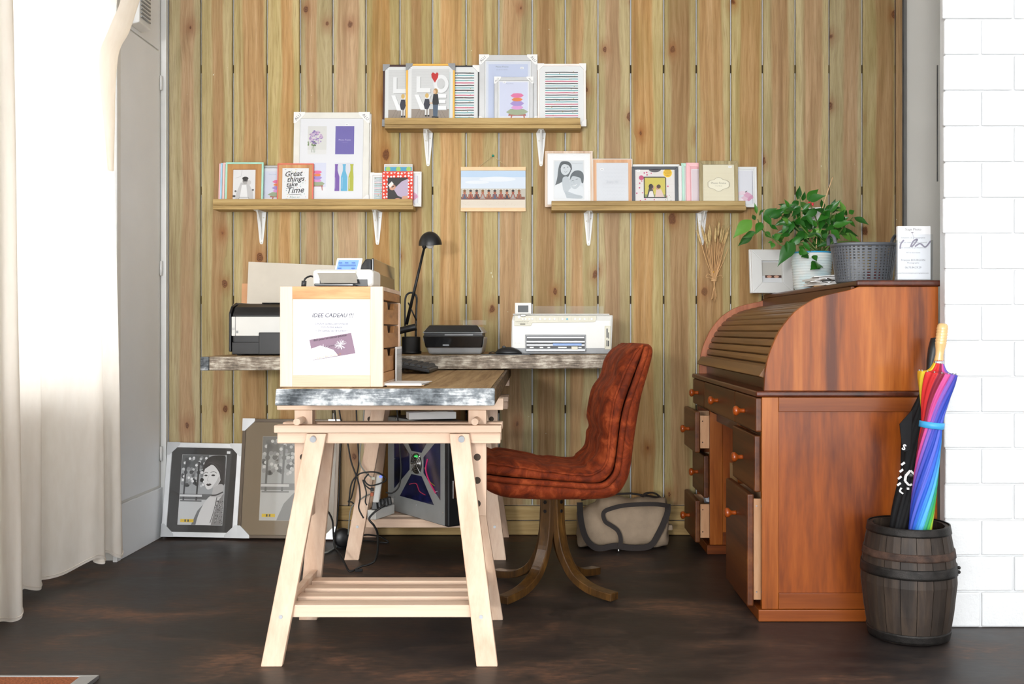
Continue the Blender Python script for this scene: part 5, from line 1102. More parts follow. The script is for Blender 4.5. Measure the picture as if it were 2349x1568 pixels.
# ================================================================== velvet chair
ch = thing('velvet_chair', 'rust velvet swivel chair with curved dark wooden legs', 'chair', (.0765, 3.885, 0))
Outer = [(-.205, .452), (-.19, .42), (-.15, .398), (-.1, .386), (0, .379), (.12, .377), (.24, .378), (.30, .395), (.335, .44), (.353, .50), (.37, .6275), (.384, .71), (.397, .776), (.424, .870), (.436, .924), (.432, .948), (.418, .960)]
Mid = [(-.205, .468), (-.19, .470), (-.15, .464), (-.1, .458), (0, .45), (.10, .441), (.19, .434), (.245, .438), (.28, .47), (.295, .51), (.307, .60), (.318, .68), (.335, .745), (.37, .843), (.395, .915), (.402, .938), (.404, .950)]
Inner = [(-.20, .512), (-.185, .525), (-.15, .522), (-.1, .514), (-.02, .500), (.07, .488), (.15, .478), (.205, .480), (.245, .51), (.257, .55), (.263, .62), (.272, .70), (.287, .77), (.3295, .872), (.36, .925), (.375, .942), (.392, .955)]
CYc = 3.885
def dense(P_, n=5): return [Vector((v.x, 0, v.y)) for v in bez([(a, b_, 0) for a, b_ in P_], n)]
O_, M_, I_ = dense(Outer), dense(Mid), dense(Inner); ns = len(O_)
def halfw(s): return .232-.012*s**3 if s < .97 else .215
nt = 26
rings = []
for i in range(ns):
    s = i/(ns-1); hw_ = halfw(s); e = 1 if s < .97 else 1-.6*(s-.97)/.03
    endr = min(1, (s/.04)**.5 if s > 0 else .0) if s < .04 else 1
    o, m_ = O_[i], M_[i]; row = []
    # outer shell cross-section: rounded box from M side to O side
    c = []
    for k in range(9):
        a = math.pi/2*k/8; c.append((hw_-.04+.04*math.sin(a), 1-.0-(1-math.cos(a))*.0))
    prof = [(-hw_, 0), (-hw_, .35), (-hw_+.006, .62), (-hw_+.02, .84), (-hw_+.045, .96), (-hw_+.09, 1), (0, 1.0), (hw_-.09, 1), (hw_-.045, .96), (hw_-.02, .84), (hw_-.006, .62), (hw_, .35), (hw_, 0), (hw_*.5, .05), (-hw_*.5, .05)]
    for y, u in prof: row.append(m_.lerp(o, u)+Vector((0, CYc+y, 0)))
    rings.append(row)
mb = MB(); mb.loft(rings)
mb.build('shell', 'velvet', ch, sub=1)
rings = []
tufts = [.12, .30, .62, .78]
for i in range(ns):
    s = i/(ns-1); hw_ = halfw(s)-.004; m_, q = M_[i], I_[i]
    d = (q-m_).normalized(); row = [m_+Vector((0, CYc-hw_, 0))]
    tf = sum(math.exp(-((s-a)/.018)**2) for a in tufts); puff = (.026 if s < .45 else .036)*(1-.5*min(1, tf))*math.sin(math.pi*min(max(s*1.02, .02), .98))**.35
    for k in range(nt+1):
        v = k/nt*2-1; y = v*hw_
        edge = (1-abs(v)**9)**.5 if abs(v) < 1 else 0
        chan = 1-.28*math.exp(-((abs(v)-.42)/.07)**2)-.25*math.exp(-((abs(v)-.86)/.05)**2)
        wr_ = .0022*math.sin(s*190+v*7)*math.exp(-((abs(v)-1)/.16)**2)
        row.append(m_.lerp(q, .55+.45*edge)+d*(puff*edge*chan+wr_)+Vector((0, CYc+y, 0)))
    row.append(m_+Vector((0, CYc+hw_, 0)))
    rings.append(row)
mb = MB(); mb.loft(rings); mb.build('cushion', 'velvet', ch, sub=1)
for side in (-1, 1):
    pts = [M_[i].lerp(I_[i], .03)+Vector((0, CYc+side*(halfw(i/(ns-1))+.001), 0)) for i in range(0, ns, 2)]; MB().tube(pts, .0115, 8).build('piping', 'velvet', ch)
    pts = [M_[i].lerp(I_[i], .97)+Vector((0, CYc+side*(halfw(i/(ns-1))-.012), .002*math.sin(i*1.1))) for i in range(2, ns, 2)]; MB().tube(pts, .0052, 7).build('piping', 'velvet', ch)
for sx in (-1, 1):
    for sy in (-1, 1):
        dx, dy = sx*.70711, sy*.70711; lp = [(.028, .376), (.030, .30), (.036, .225), (.058, .145), (.105, .075), (.17, .038), (.235, .0245), (.295, .020)]
        pts = bez([(r, z, 0) for r, z in lp], 5); rg_ = []
        for i, v in enumerate(pts):
            r, z = v.x, v.y; t_ = (pts[min(i+1, len(pts)-1)]-pts[max(i-1, 0)]); t_ = Vector((t_.x, t_.y)).normalized(); nn = Vector((t_.y, -t_.x)) if t_.y < 0 else Vector((t_.y, -t_.x))
            c = Vector((.0765+dx*r, 3.885+dy*r, z)); a_ = Vector((-dy, dx, 0))*.024; b2 = Vector((dx*nn.x, dy*nn.x, nn.y))*.0145
            rg_.append([c-a_-b2, c+a_-b2, c+a_+b2, c-a_+b2])
        zmin = min(v.z for r_ in rg_ for v in r_)
        for r_ in rg_:
            for v in r_:
                if v.z < .001: v.z = .001
        lg = MB().loft(rg_, smooth=False).build('leg', 'legwood', ch, .003)
        for z in (.345, .31): MB().cyl((.0765+dx*.042, 3.885+dy*.042, z), (.0765+dx*.047, 3.885+dy*.047, z), .007, 10).build('bolt', 'bronze', lg)
B('mount_plate', 'black', ch, .0, .153, 3.81, 3.96, .366, .381)
ch.rotation_euler = (0, 0, R(6)); ch.location.x -= .014

# ================================================================== canvas bag
bg_ = thing('duffel_bag', 'beige canvas duffel bag with dark brown straps on floor', 'bag', (XX(1435, 4.62), 4.62, 0))
x0, x1, yc = XX(1325, 4.6), XX(1536, 4.6), 4.67; zt = ZZ(1130, 4.65); rings = []
for i in range(25):
    u = i/24; x = x0+(x1-x0)*u; ww = .115*(1-abs(2*u-1)**6*.35); top = zt*(.82+.14*math.sin(u*math.pi)+.06*math.sin(u*7+1))-(.05*(1-u) if u < .25 else 0)
    row = []
    for k in range(20):
        a = 2*math.pi*k/20; cy, cz = math.cos(a), math.sin(a); sg = lambda q_: math.copysign(abs(q_)**.62, q_)
        row.append(Vector((x+.012*math.sin(k*1.3+u*9)*(1 if u in (0, 1) else .3), yc+ww*sg(cy)*(1-.22*max(0, cz)), max(.002, top/2+top/2*sg(cz)+.006*math.sin(u*23+k*.8)))))
    rings.append(row)
MB().loft(rings).build('body', 'bagcanvas', bg_, sub=1)
yb = yc-.125
def strap(name, pts, w=.018, Y=4.535):
    P3 = bez([(XX(a, Y+dy), Y+dy, max(ZZ(b_, Y+dy), .004)) for a, b_, dy in pts], 6); m = MB(); rg_ = []
    for i, v in enumerate(P3):
        t_ = (P3[min(i+1, len(P3)-1)]-P3[max(i-1, 0)]); n_ = Vector((-t_.z, 0, t_.x)); n_ = n_.normalized()*w if n_.length > 1e-6 else Vector((w, 0, 0))
        rg_.append([v-n_, v+n_, v+n_+Vector((0, .004, 0)), v-n_+Vector((0, .004, 0))])
    for r_ in rg_:
        for v in r_: v.z = max(v.z, .0015)
    m.loft(rg_, smooth=False); return m.build(name, 'bagstrap', bg_)
strap('strap', [(1330, 1152, .03), (1333, 1195, 0), (1345, 1235, -.01), (1370, 1257, -.012), (1410, 1252, -.008), (1450, 1256, -.008), (1490, 1252, -.006), (1510, 1225, 0), (1530, 1180, .01), (1532, 1155, .03)], .0135)
strap('strap', [(1535, 1160, .005), (1500, 1156, -.01), (1440, 1158, -.012), (1405, 1165, -.012), (1385, 1175, -.012), (1388, 1195, -.013), (1405, 1207, -.013), (1418, 1218, -.013), (1424, 1238, -.013), (1420, 1258, -.013)], .0095)
MB().tube(bez([(x0+.3, yc-.06, zt-.01), (x0+.33, yc-.03, zt+.002), (x1-.05, yc, zt-.01), (x1-.005, yc, zt-.06)], 6), .012, 8, flat=(1, .35)).build('carry_handle', 'bagstrap', bg_)
MB().tube([(x0+.02, yc, zt*.86), (x0+.12, yc, zt*.955), (x0+.25, yc-.01, zt*.985), (x1-.04, yc, zt*.9)], .005, 8).build('zip', 'bagstrap', bg_)
MB().cyl((XX(1419, 4.52), 4.519, .004), (XX(1419, 4.52), 4.525, .02), .006, 8).build('buckle', 'chrome', bg_)
B('side_tab', 'bagcanvas', bg_, x1-.012, x1+.022, yc-.02, yc+.02, .075, .10, .006)
# ================================================================== roll-top desk
DY0, DY1 = 3.453, 4.845; DXf, DXb = .783, 1.392
dk = thing('rolltop_desk', 'cherry stained roll-top desk with open drawers at right', 'desk', ((DXf+DXb)/2, (DY0+DY1)/2, 0))
# carcass
def pedestal(y0, y1, inner_y):
    B('plinth', 'cherryH', dk, .770, DXb+.004, y0-.006, y1+.004, .001, .042, .003)
    B('floor_panel', 'cherryD', dk, DXf+.004, DXb-.012, y0+.022, y1-.022, .043, .058)
def framed_side(y, th, yface, near=True):
    """stile and rail side with recessed panel, face at yface"""
    ya, yb = sorted((yface, yface+th))
    B('stile', 'cherry', dk, DXf, DXf+.058, ya, yb, .043, .778, .002); B('stile', 'cherry', dk, DXb-.06, DXb, ya, yb, .043, .778, .002)
    B('rail', 'cherryH', dk, DXf+.0585, DXb-.0605, ya, yb, .043, .098, .002); B('rail', 'cherryH', dk, DXf+.0585, DXb-.0605, ya, yb, .727, .778, .002)
    B('side_panel', 'cherryPan', dk, DXf+.0555, DXb-.0575, ya+.009, yb-.004, .095, .73)
framed_side(0, .022, DY0)
framed_side(0, .022, 4.488)
B('inner_side', 'cherry', dk, DXf, DXb-.012, 3.868, 3.888, .043, .66, .001); B('end_panel', 'cherry', dk, DXf, DXb-.012, DY1-.02, DY1, .043, .778, .001)
pedestal(DY0, 3.888, 0); pedestal(4.488, DY1, 0)
B('back_panel', 'cherryD', dk, DXb-.0115, DXb-.001, DY0+.0225, DY1-.0005, .10, .777)
B('drawer_rail', 'cherryD', dk, DXf+.002, DXf+.025, DY0+.0225, DY1-.0205, .643, .654); B('kneehole_apron', 'drawerface', dk, DXf+.03, DXf+.045, 3.889, 4.487, .60, .643)
lg_ = B('ledge', 'cherryD', dk, .760, 1.404, DY0-.012, DY1+.012, .7785, .799, .007, 4)
def drawer(y0, y1, z0, z1, xf_, th=.024):
    d = MB().box(xf_, xf_+th, y0, y1, z0, z1).build('drawer', 'drawerface', dk, .006, 3)
    yc_, zc = (y0+y1)/2, (z0+z1)/2 if z1-z0 < .25 else z1-.10
    q = [(.008, 0), (.0085, .006), (.0075, .016), (.0115, .022), (.0175, .028), (.0185, .034), (.016, .040), (.009, .0435), (.002, .0445)]
    MB().lathe(q, (xf_+.001, yc_, zc), (-1, 0, 0), 20).build('knob', 'knob', d)
    if xf_+th < .80:
        B('drawer_side', 'rawwood', d, xf_+th, xf_+th+.30, y0+.022, y0+.034, z0+.018, z1-.02); B('drawer_side', 'rawwood', d, xf_+th, xf_+th+.30, y1-.034, y1-.022, z0+.018, z1-.02)
        B('drawer_bottom', 'cream', d, xf_+th, xf_+th+.30, y0+.0345, y1-.0345, z0+.02, z0+.026)
        for zz in (z0+.045, z1-.045): MB().cyl((xf_+th+.014, y0+.0212, zz), (xf_+th+.014, y0+.022, zz), .003, 8).build('screw', 'chrome', d)
    return d
drawer(3.458, 3.822, .656, .776, .762); drawer(3.827, 4.52, .656, .776, .7625); drawer(4.525, 4.84, .656, .776, .7622)
drawer(3.476, 3.866, .444, .642, .7615); drawer(3.476, 3.866, .046, .438, .7365)
drawer(4.50, 4.828, .456, .642, .7175); drawer(4.50, 4.828, .252, .443, .7575); d3 = drawer(4.50, 4.828, .05, .24, .7185)
dp_ = MB().prism([(.775, 4.54, .23), (.775, 4.60, .265), (.78, 4.66, .24), (.78, 4.62, .21)], (.05, 0, -.01)).build('papers', paint('#dfe3ec'), None)
tag(dp_, 'crumpled pale papers in the lowest far drawer of desk', 'papers')
# roll top: curved sides
cur = [(.790, .7995), (.792, .84), (.798, .8875), (.809, .930), (.830, .981), (.851, 1.019), (.893, 1.070), (.936, 1.102), (.978, 1.123), (1.034, 1.1385), (1.084, 1.149), (1.120, 1.1615)]
cd = bez([(a, b_, 0) for a, b_ in cur], 4)
side = [(v.x, v.y) for v in cd]+[(DXb+.003, 1.1615), (DXb+.003, .7995)]
MB().prism([(a, DY0, b_) for a, b_ in side], (0, .02, 0)).build('roll_side', 'cherry', dk, .0015, 1)
MB().prism([(a, DY1-.02, b_) for a, b_ in side], (0, .02, 0)).build('roll_side', 'cherryP', dk, .0015, 1)
B('upper_back', 'cherryD', dk, DXb-.009, DXb+.002, DY0+.0205, DY1-.0205, .80, 1.161)
B('top_board', 'cherryD', dk, 1.108, 1.407, DY0-.012, DY1+.01, 1.162, 1.183, .007, 4)
B('fascia', 'drawerface', dk, 1.098, 1.110, DY0+.0205, DY1-.0205, 1.085, 1.1615)
# tambour slats follow the curve, set in behind the side panels
off = []
for i, v in enumerate(cd):
    t_ = cd[min(i+1, len(cd)-1)]-cd[max(i-1, 0)]; t_ = Vector((t_.x, t_.y)).normalized(); off.append(Vector((v.x+t_.y*.030, v.y-t_.x*.030)))
def along(P_, s):
    L_ = [0]
    for a, b_ in zip(P_, P_[1:]): L_.append(L_[-1]+(b_-a).length)
    s = min(max(s, 0), L_[-1])
    for i in range(len(P_)-1):
        if s <= L_[i+1]: u = (s-L_[i])/max(1e-9, L_[i+1]-L_[i]); return P_[i].lerp(P_[i+1], u), (P_[i+1]-P_[i]).normalized()
sl_ = .0315; s0 = .062
for k in range(13):
    a, ta = along(off, s0+k*sl_); b_, tb = along(off, s0+(k+1)*sl_-.0024); n_ = Vector((-(b_-a).y, (b_-a).x)).normalized()
    if b_.x > 1.097: break
    pts = [a, a+n_*.005+(b_-a)*.1, a.lerp(b_, .5)+n_*.0068, b_+n_*.005-(b_-a)*.1, b_, b_-n_*.004, a-n_*.004]
    MB().prism([(q_.x, DY0+.0215, q_.y) for q_ in pts], (0, DY1-DY0-.043, 0)).build('tambour_slat', 'tambour', dk)
back = MB(); rr = []
for i in range(14):
    v, t_ = along(off, s0+i*sl_*.97); n_ = Vector((-t_.y, t_.x)); rr.append([Vector((v.x-n_.x*.0045, y, v.y-n_.y*.0045)) for y in (DY0+.021, DY1-.021)])
back.loft(rr, closed=False, cap=False); back.build('tambour_cloth', 'batten', dk)
B('bottom_board', 'cherryD', dk, off[0].x+.006, off[0].x+.02, DY0+.021, DY1-.021, .7995, .86)
hr = [(.796, .842), (.776, .849), (.782, .858), (.800, .884), (.812, .884), (.812, .842)]
MB().prism([(a, DY0+.0215, b_) for a, b_ in hr], (0, DY1-DY0-.043, 0)).build('lift_rail', 'tambour', dk, .003)
pb = thing('paper_bag', 'brown paper bag standing in the desk kneehole', 'bag', (.86, 4.05, 0))
MB().hexa([(.80, 3.93, .001), (.93, 3.93, .001), (.93, 4.06, .001), (.80, 4.06, .001), (.79, 3.925, .46), (.94, 3.925, .45), (.94, 4.065, .46), (.79, 4.065, .47)]).build('body', 'kraft', pb)

# ------------------------------------------------------------------ things on the desk top
TZ = 1.1842
D = 4.74; wf = thing('white_box_frame', 'white deep frame holding a slipped photo on desk top', 'picture frame', (XX(1770, D), D, TZ), (R(-6), 0, R(5)))
w, h = .20, .205
m = MB(); rail_ring(m, w, h, .05, 0, -.025); m.build('moulding', 'metalwhite', wf, .002, local=True); B('backing', 'paper', wf, -w/2+.004, w/2-.004, .0004, .003, .004, h-.004, local=True)
p = PR(-.004); p.rect(-.05, .05, .05, h-.05, '#f0f2f4'); p.rect(-.045, .085, .05, h-.055, '#d9d6ce'); p.rect(-.03, .075, .05, .088, '#5a4038'); p.el(-.01, .081, .012, .006, '#e0a890'); p.el(.025, .081, .012, .006, '#e8b8a0'); p.build('print', 'print', wf, local=True)
m = MB(); rail_ring(m, w+.012, h+.012, .012, .004, -.012)
for v in m.v: v.z -= .006
for v in m.v: v.z = max(v.z, .0006)
m.build('outer_edge', 'metalwhite', wf, .002, local=True)
# potted plant
D = 4.40; pc_ = Vector((XX(1862, D), D, TZ)); pl = thing('potted_plant', 'leafy green plant in pale blue ribbed pot on desk', 'potted plant', pc_)
prof = [(.004, .0005), (.072, .0005), (.074, .004)]
for i in range(13): z = .01+i*.0115; r = .076+.010*math.sin(math.pi*min(1, z/.2)*.6)+.002*i/12; prof += [(r-.0025, z), (r+.0012, z+.004), (r+.0012, z+.0075)]
prof += [(.086, .163), (.08, .163), (.078, .14), (.004, .14)]
def potmat():
    b = NB('ribbed_blue_pot'); n = b.noise(b.objco((1, 1, 1), False), 8, 3); n2 = b.noise(b.objco((1, 1, 1), False), 140, 2)
    c = b.ramp(n, [(.35, hx('#e4e8e6')), (.6, hx('#c6e4ec'))]); c = b.mix(b.m_('MULTIPLY', n2, .25), c, hx('#b8b2a4')); return b.fin(c, .6)
MB().lathe(prof, pc_, n=36).build('pot', potmat(), pl); MB().lathe([(.0815, .163), (.086, .1635), (.0855, .170), (.080, .170)], pc_, n=36, cap=False).build('rim', paint('#3aa0d0'), pl); MB().lathe([(.003, .141), (.077, .141), (.077, .146), (.003, .152)], pc_, n=24).build('soil', 'soil', pl)
def leaf_mesh(wr, droop, fold):
    n = 8; vs = []; fs = []
    wd = [0, .5, .86, 1, .93, .72, .44, .18, 0]
    for i in range(n+1):
        u = i/n; y = u; z = -droop*u*u
        for s_ in (-1, -.5, 0, .5, 1): vs.append((s_*wd[i]*wr/2, y, z+fold*abs(s_)*wd[i]*wr/2-.02*wr*math.sin(u*28)*abs(s_)))
    for i in range(n):
        for j in range(4): a = i*5+j; fs.append((a, a+1, a+6, a+5))
    me = bpy.data.meshes.new('leaf'); me.from_pydata(vs, [], fs); me.polygons.foreach_set('use_smooth', [True]*len(me.polygons)); me.materials.append(M['leaf']); me.update(); return me
LM = [leaf_mesh(.52, .18, .25), leaf_mesh(.6, .3, .18), leaf_mesh(.45, .08, .3)]
rg = random.Random(31)
rg2 = random.Random(77)
def cpx(c, d): return (1640+c/4.48, 400+d/4.48)
LV = [(378, 468, 222, 605, .62), (430, 405, 412, 305, .5), (455, 420, 497, 362, .5), (415, 470, 385, 405, .5), (480, 490, 430, 585, .66), (505, 420, 575, 502, .7), (498, 430, 608, 345, .6), (560, 450, 690, 352, .55), (600, 460, 700, 380, .5), (660, 385, 775, 305, .6), (740, 330, 660, 300, .6), (790, 400, 740, 330, .6), (775, 390, 680, 470, .5), (420, 590, 295, 640, .5), (395, 615, 245, 710, .5), (560, 520, 645, 560, .5), (510, 590, 575, 640, .9), (850, 260, 872, 130, .6), (900, 270, 925, 190, .6), (860, 270, 790, 330, .6), (945, 262, 1052, 145, .55), (955, 262, 1103, 218, .6), (905, 280, 910, 345, .8), (820, 300, 760, 390, .7), (870, 340, 800, 420, .7), (990, 390, 915, 370, .95), (1040, 370, 1000, 450, .7), (1110, 360, 1100, 258, .55), (1130, 370, 1210, 310, .6), (1150, 400, 1275, 275, .6), (1215, 380, 1285, 330, .6), (1330, 400, 1298, 280, .55), (1375, 400, 1430, 370, .9), (1360, 420, 1300, 350, .5), (1430, 440, 1562, 500, .6), (1370, 470, 1440, 530, .6), (1250, 480, 1310, 400, .7), (1200, 470, 1240, 400, .6), (1180, 520, 1120, 400, .5), (1210, 530, 1380, 480, .6), (1230, 560, 1360, 600, .6), (1260, 590, 1465, 600, .5), (1300, 620, 1480, 660, .5), (1190, 570, 1290, 640, .7), (1170, 570, 1005, 735, .5), (1100, 560, 960, 640, .55), (1050, 540, 980, 450, .5), (1000, 560, 930, 470, .55), (960, 600, 890, 520, .55), (900, 600, 840, 690, .6), (880, 640, 790, 720, .6), (820, 700, 670, 870, .55), (900, 690, 980, 780, .6), (860, 740, 940, 800, .6), (730, 470, 625, 520, .65), (760, 480, 700, 590, .55), (800, 480, 780, 575, .55), (800, 470, 840, 530, .6), (860, 470, 920, 520, .6), (880, 460, 970, 440, .6), (1080, 480, 1140, 500, .9), (1060, 400, 1130, 350, .6), (1020, 600, 1100, 650, .6), (950, 640, 1040, 600, .6), (590, 650, 620, 620, .9), (610, 660, 660, 620, .9), (620, 670, 710, 640, .8), (590, 690, 550, 700, .9), (650, 670, 700, 690, .9), (600, 700, 590, 745, .9), (950, 810, 920, 830, .9), (1010, 830, 1040, 870, .7), (1060, 910, 1005, 955, .9), (1065, 915, 1075, 930, .9), (860, 790, 930, 800, .6), (1000, 700, 1080, 720, .6), (1100, 620, 1180, 640, .6), (1140, 450, 1170, 350, .6), (700, 400, 780, 360, .6), (690, 440, 760, 470, .5), (1290, 480, 1360, 440, .6)]
for _ in range(62):
    a_ = rg2.uniform(720, 1340); b2_ = rg2.uniform(330, 700); t_ = rg2.uniform(0, 6.28); l_ = rg2.uniform(85, 140); LV.append((a_, b2_, a_+l_*math.cos(t_), b2_+l_*math.sin(t_)*.8+20, .55))
for a, b_, c, d, wr in LV:
    Dl = D+rg.uniform(-.09, .11)
    if b_ > 700 or d > 760: Dl = D-.105
    p0 = PT(*cpx(a, b_), Dl); p1 = PT(*cpx(c, d), Dl+rg.uniform(-.05, .02)); y_ = p1-p0; Ln = y_.length*1.16; y_.normalize()
    face = Vector((rg.uniform(-.3, .3), -1, rg.uniform(.05, .55))); z_ = (face-y_*face.dot(y_)).normalized(); x_ = y_.cross(z_)
    me = rg.choice(LM); o = bpy.data.objects.new('leaf', me); COL.objects.link(o); o.parent = pl
    mt = Matrix((x_, y_, z_)).transposed().to_4x4(); k = wr/.68*Ln
    o.matrix_basis = Matrix.Translation(p0-pc_) @ mt @ Matrix.Diagonal((k, Ln, Ln, 1))
for q_ in ([(1080, 790), (1000, 660), (870, 500), (880, 350), (870, 220)], [(1060, 790), (900, 700), (720, 740), (600, 660), (480, 560), (440, 460)], [(1080, 780), (1090, 620), (1010, 380), (960, 260)], [(1110, 780), (1160, 600), (1180, 450), (1230, 350)], [(1130, 790), (1250, 640), (1340, 520), (1420, 440)], [(1100, 790), (1140, 840), (1120, 920), (1050, 870), (1010, 840)], [(1050, 780), (850, 560), (700, 430), (600, 440), (500, 440)], [(1090, 790), (1250, 700), (1400, 680), (1380, 600)], [(1030, 790), (960, 740), (840, 720)], [(1120, 700), (1000, 560), (800, 470)]):
    MB().tube(bez([PT(*cpx(*t_), D+rg.uniform(-.03, .03)) for t_ in q_], 5), [.0042-.0022*i/((len(q_)-1)*5) for i in range((len(q_)-1)*5+1)], 6).build('stem', 'potplant', pl)
fl2 = MB().ell(PT(*cpx(975, 295), D-.05), .008, .006, .007, 10, 6).ell(PT(*cpx(1005, 305), D-.05), .005, .004, .007, 8, 6).build('red_bow', paint('#d8263c'), pl)
MB().tube([PT(*cpx(1210, 30), D+.06), PT(*cpx(1130, 260), D+.04), PT(*cpx(1050, 540), D+.02), PT(*cpx(1040, 800), D)], .0024, 6).build('stick', 'beechbar', pl)
q_ = [PT(*cpx(905, 345), D+.05), PT(*cpx(1090, 335), D+.05), PT(*cpx(1100, 560), D+.05), PT(*cpx(910, 570), D+.05)]; MB().prism(q_, (0, .001, 0)).build('plant_card', 'paper', pl)
# basket
D = 3.72; bc = Vector((XX(1981, D), D, TZ)); bk = thing('woven_basket', 'grey woven plastic basket with two handles on desk top', 'basket', bc)
rx0, rx1, ry0, ry1, bh = .096, .116, .07, .088, .146
def bring(u, dr=0, n=64): return [(bc.x+(rx0+(rx1-rx0)*u+dr)*math.copysign(abs(math.cos(a))**.8, math.cos(a)), bc.y+(ry0+(ry1-ry0)*u+dr)*math.copysign(abs(math.sin(a))**.8, math.sin(a)), TZ+bh*u) for a in [2*math.pi*i/n for i in range(n)]]
wv = MB()
for i in range(12):
    u0 = .06+i*.072; u1 = u0+.040
    wv.loft([bring(u0, .0), bring(u0, .002), bring(u1, .002), bring(u1, .0)], cap=False, loop=True, smooth=False)
for k in range(44):
    a = 2*math.pi*k/44; 
    r0, r1 = bring(.04, .0012, 176), bring(.95, .0012, 176); j = k*4
    def pv(r_, j_, dr): v = Vector(r_[j_ % 176]); c = Vector((bc.x, bc.y, v.z)); return v+(v-c).normalized()*dr
    wv.hexa([pv(r0, j, 0), pv(r0, j+2, 0), pv(r0, j+2, .0022), pv(r0, j, .0022), pv(r1, j, 0), pv(r1, j+2, 0), pv(r1, j+2, .0022), pv(r1, j, .0022)])
wv.build('weave', 'basket', bk)
MB().loft([bring(0, -.03), bring(0, 0), bring(.05, .003), bring(.07, .003), bring(.07, -.001), bring(.03, -.03)], cap=True).build('base', 'basket', bk)
MB().loft([bring(.92, -.001), bring(.92, .004), bring(1.0, .006), bring(1.01, .003), bring(1.0, -.002)], cap=False, loop=True).build('rim', 'basket', bk)
for sx in (-1, 1):
    x = bc.x+sx*(rx1+.002); MB().tube(bez([(x, bc.y-.045, TZ+bh), (x+sx*.004, bc.y-.032, TZ+bh+.026), (x+sx*.005, bc.y, TZ+bh+.036), (x+sx*.004, bc.y+.032, TZ+bh+.026), (x, bc.y+.045, TZ+bh)], 6), .007, 8, flat=(.6, 1)).build('handle', 'basket', bk)
tag(B('papers', 'paper', None, bc.x-.07, bc.x-.01, bc.y-.03, bc.y+.03, TZ+.0105, TZ+.09), 'pale papers inside the grey woven basket', 'papers')
tag(B('red_pack', paint('#8a2a2a'), None, bc.x, bc.x+.06, bc.y-.035, bc.y+.03, TZ+.0105, TZ+.05, .003), 'small dark red pack inside the grey woven basket', 'pack')
# flyer holder
D = 3.50; x0, x1 = XX(2058, D), XX(2140, D); z1 = ZZ(518, D); zm = ZZ(537, D)
fh = thing('flyer_holder', 'clear acrylic stand holding Stage Photo flyers on desk', 'leaflet holder', ((x0+x1)/2, D, TZ))
B('front_plate', 'acrylic', fh, x0, x1, D-.001, D+.001, TZ+.002, zm); B('back_plate', 'acrylic', fh, x0, x1, D+.024, D+.026, TZ+.002, z1-.02); B('base_plate', 'acrylic', fh, x0, x1, D+.0012, D+.0238, TZ+.0004, TZ+.003)
for a in (x0, x1-.002): B('side_plate', 'acrylic', fh, a, a+.002, D+.0012, D+.0238, TZ+.0032, zm-.02)
fy = thing('flyer_stack', 'white Stage Photo flyers standing in the clear holder', 'flyers', ((x0+x1)/2, D+.013, TZ+.004))
B('sheets', 'paper', fy, x0+.004, x1-.006, D+.006, D+.02, TZ+.004, z1)
p = PR(D+.0056); xf = lambda px: XX(px, D); zf = lambda py: ZZ(py, D); p.rect(x0+.004, TZ+.004, x1-.006, z1, '#f4f3f4')
p.text('Stage Photo', xf(2096), zf(528), .0118, '#5a5a5c', 0, 0); p.text('Initiation à la photographie', xf(2096), zf(546), .0078, '#9a9a9c'); p.text('Prise en main de votre appareil', xf(2096), zf(557), .0078, '#9a9a9c'); p.text('Les conseils du professionnel', xf(2096), zf(569), .0078, '#8a8a8c'); p.text('90€ les deux heures', xf(2096), zf(580), .006, '#9a9a9c')
p.text('François BOURGOIN', xf(2096), zf(598), .0095, '#77777a'); p.text('Photographe', xf(2096), zf(604), .0082, '#8d8d90'); p.text('06.70.84.29.29', xf(2096), zf(615), .0098, '#6d6d70'); p.text('www.francois-bourgoin-photographies.com', xf(2096), zf(627), .0062, '#77777a')
for pts in ([(2066, 570), (2068, 558), (2075, 550)], [(2090, 566), (2096, 553), (2106, 548), (2098, 560), (2092, 566)], [(2100, 565), (2112, 558), (2124, 566), (2136, 552)]): p.line([(xf(a), zf(b_)) for a, b_ in bez([(a, b_, 0) for a, b_ in pts], 4) for a, b_ in ((a, b_),)] if False else [(xf(v.x), zf(v.y)) for v in bez([(a, b_, 0) for a, b_ in pts], 4)], .0055, '#9c94a2')
p.line([(xf(2094), zf(533)), (xf(2097), zf(545)), (xf(2099), zf(560))], .0012, '#a8a4ac'); p.el(xf(2094), zf(533), .005, .002, '#8c8692'); p.build('flyer_print', 'print', fy)
# papers with clip
pp = thing('paper_pile', 'pile of white papers with a clip before the pot', 'papers', (1.18, 4.12, TZ))
rg = random.Random(14)
for i in range(9):
    ro = rg.uniform(-.25, .25); c, d = math.cos(ro), math.sin(ro); z = TZ+.0004+i*.0045; ox, oy = 1.205+rg.uniform(-.012, .012), 4.06+rg.uniform(-.02, .02)
    MB().hexa([(ox+a*c-b_*d, oy+a*d+b_*c, z+k+(a+.08)*.06*(i > 4)) for k in (0, .004) for a, b_ in ((-.08, -.10), (.08, -.10), (.08, .10), (-.08, .10))]).build('sheet', 'paper' if i else 'kraft', pp)
MB().tube(bez([(1.13, 3.955, TZ+.025), (1.15, 3.94, TZ+.03), (1.175, 3.945, TZ+.022), (1.16, 3.955, TZ+.015), (1.13, 3.955, TZ+.02)], 5), .0028, 7).build('clip', 'chrome', pp)

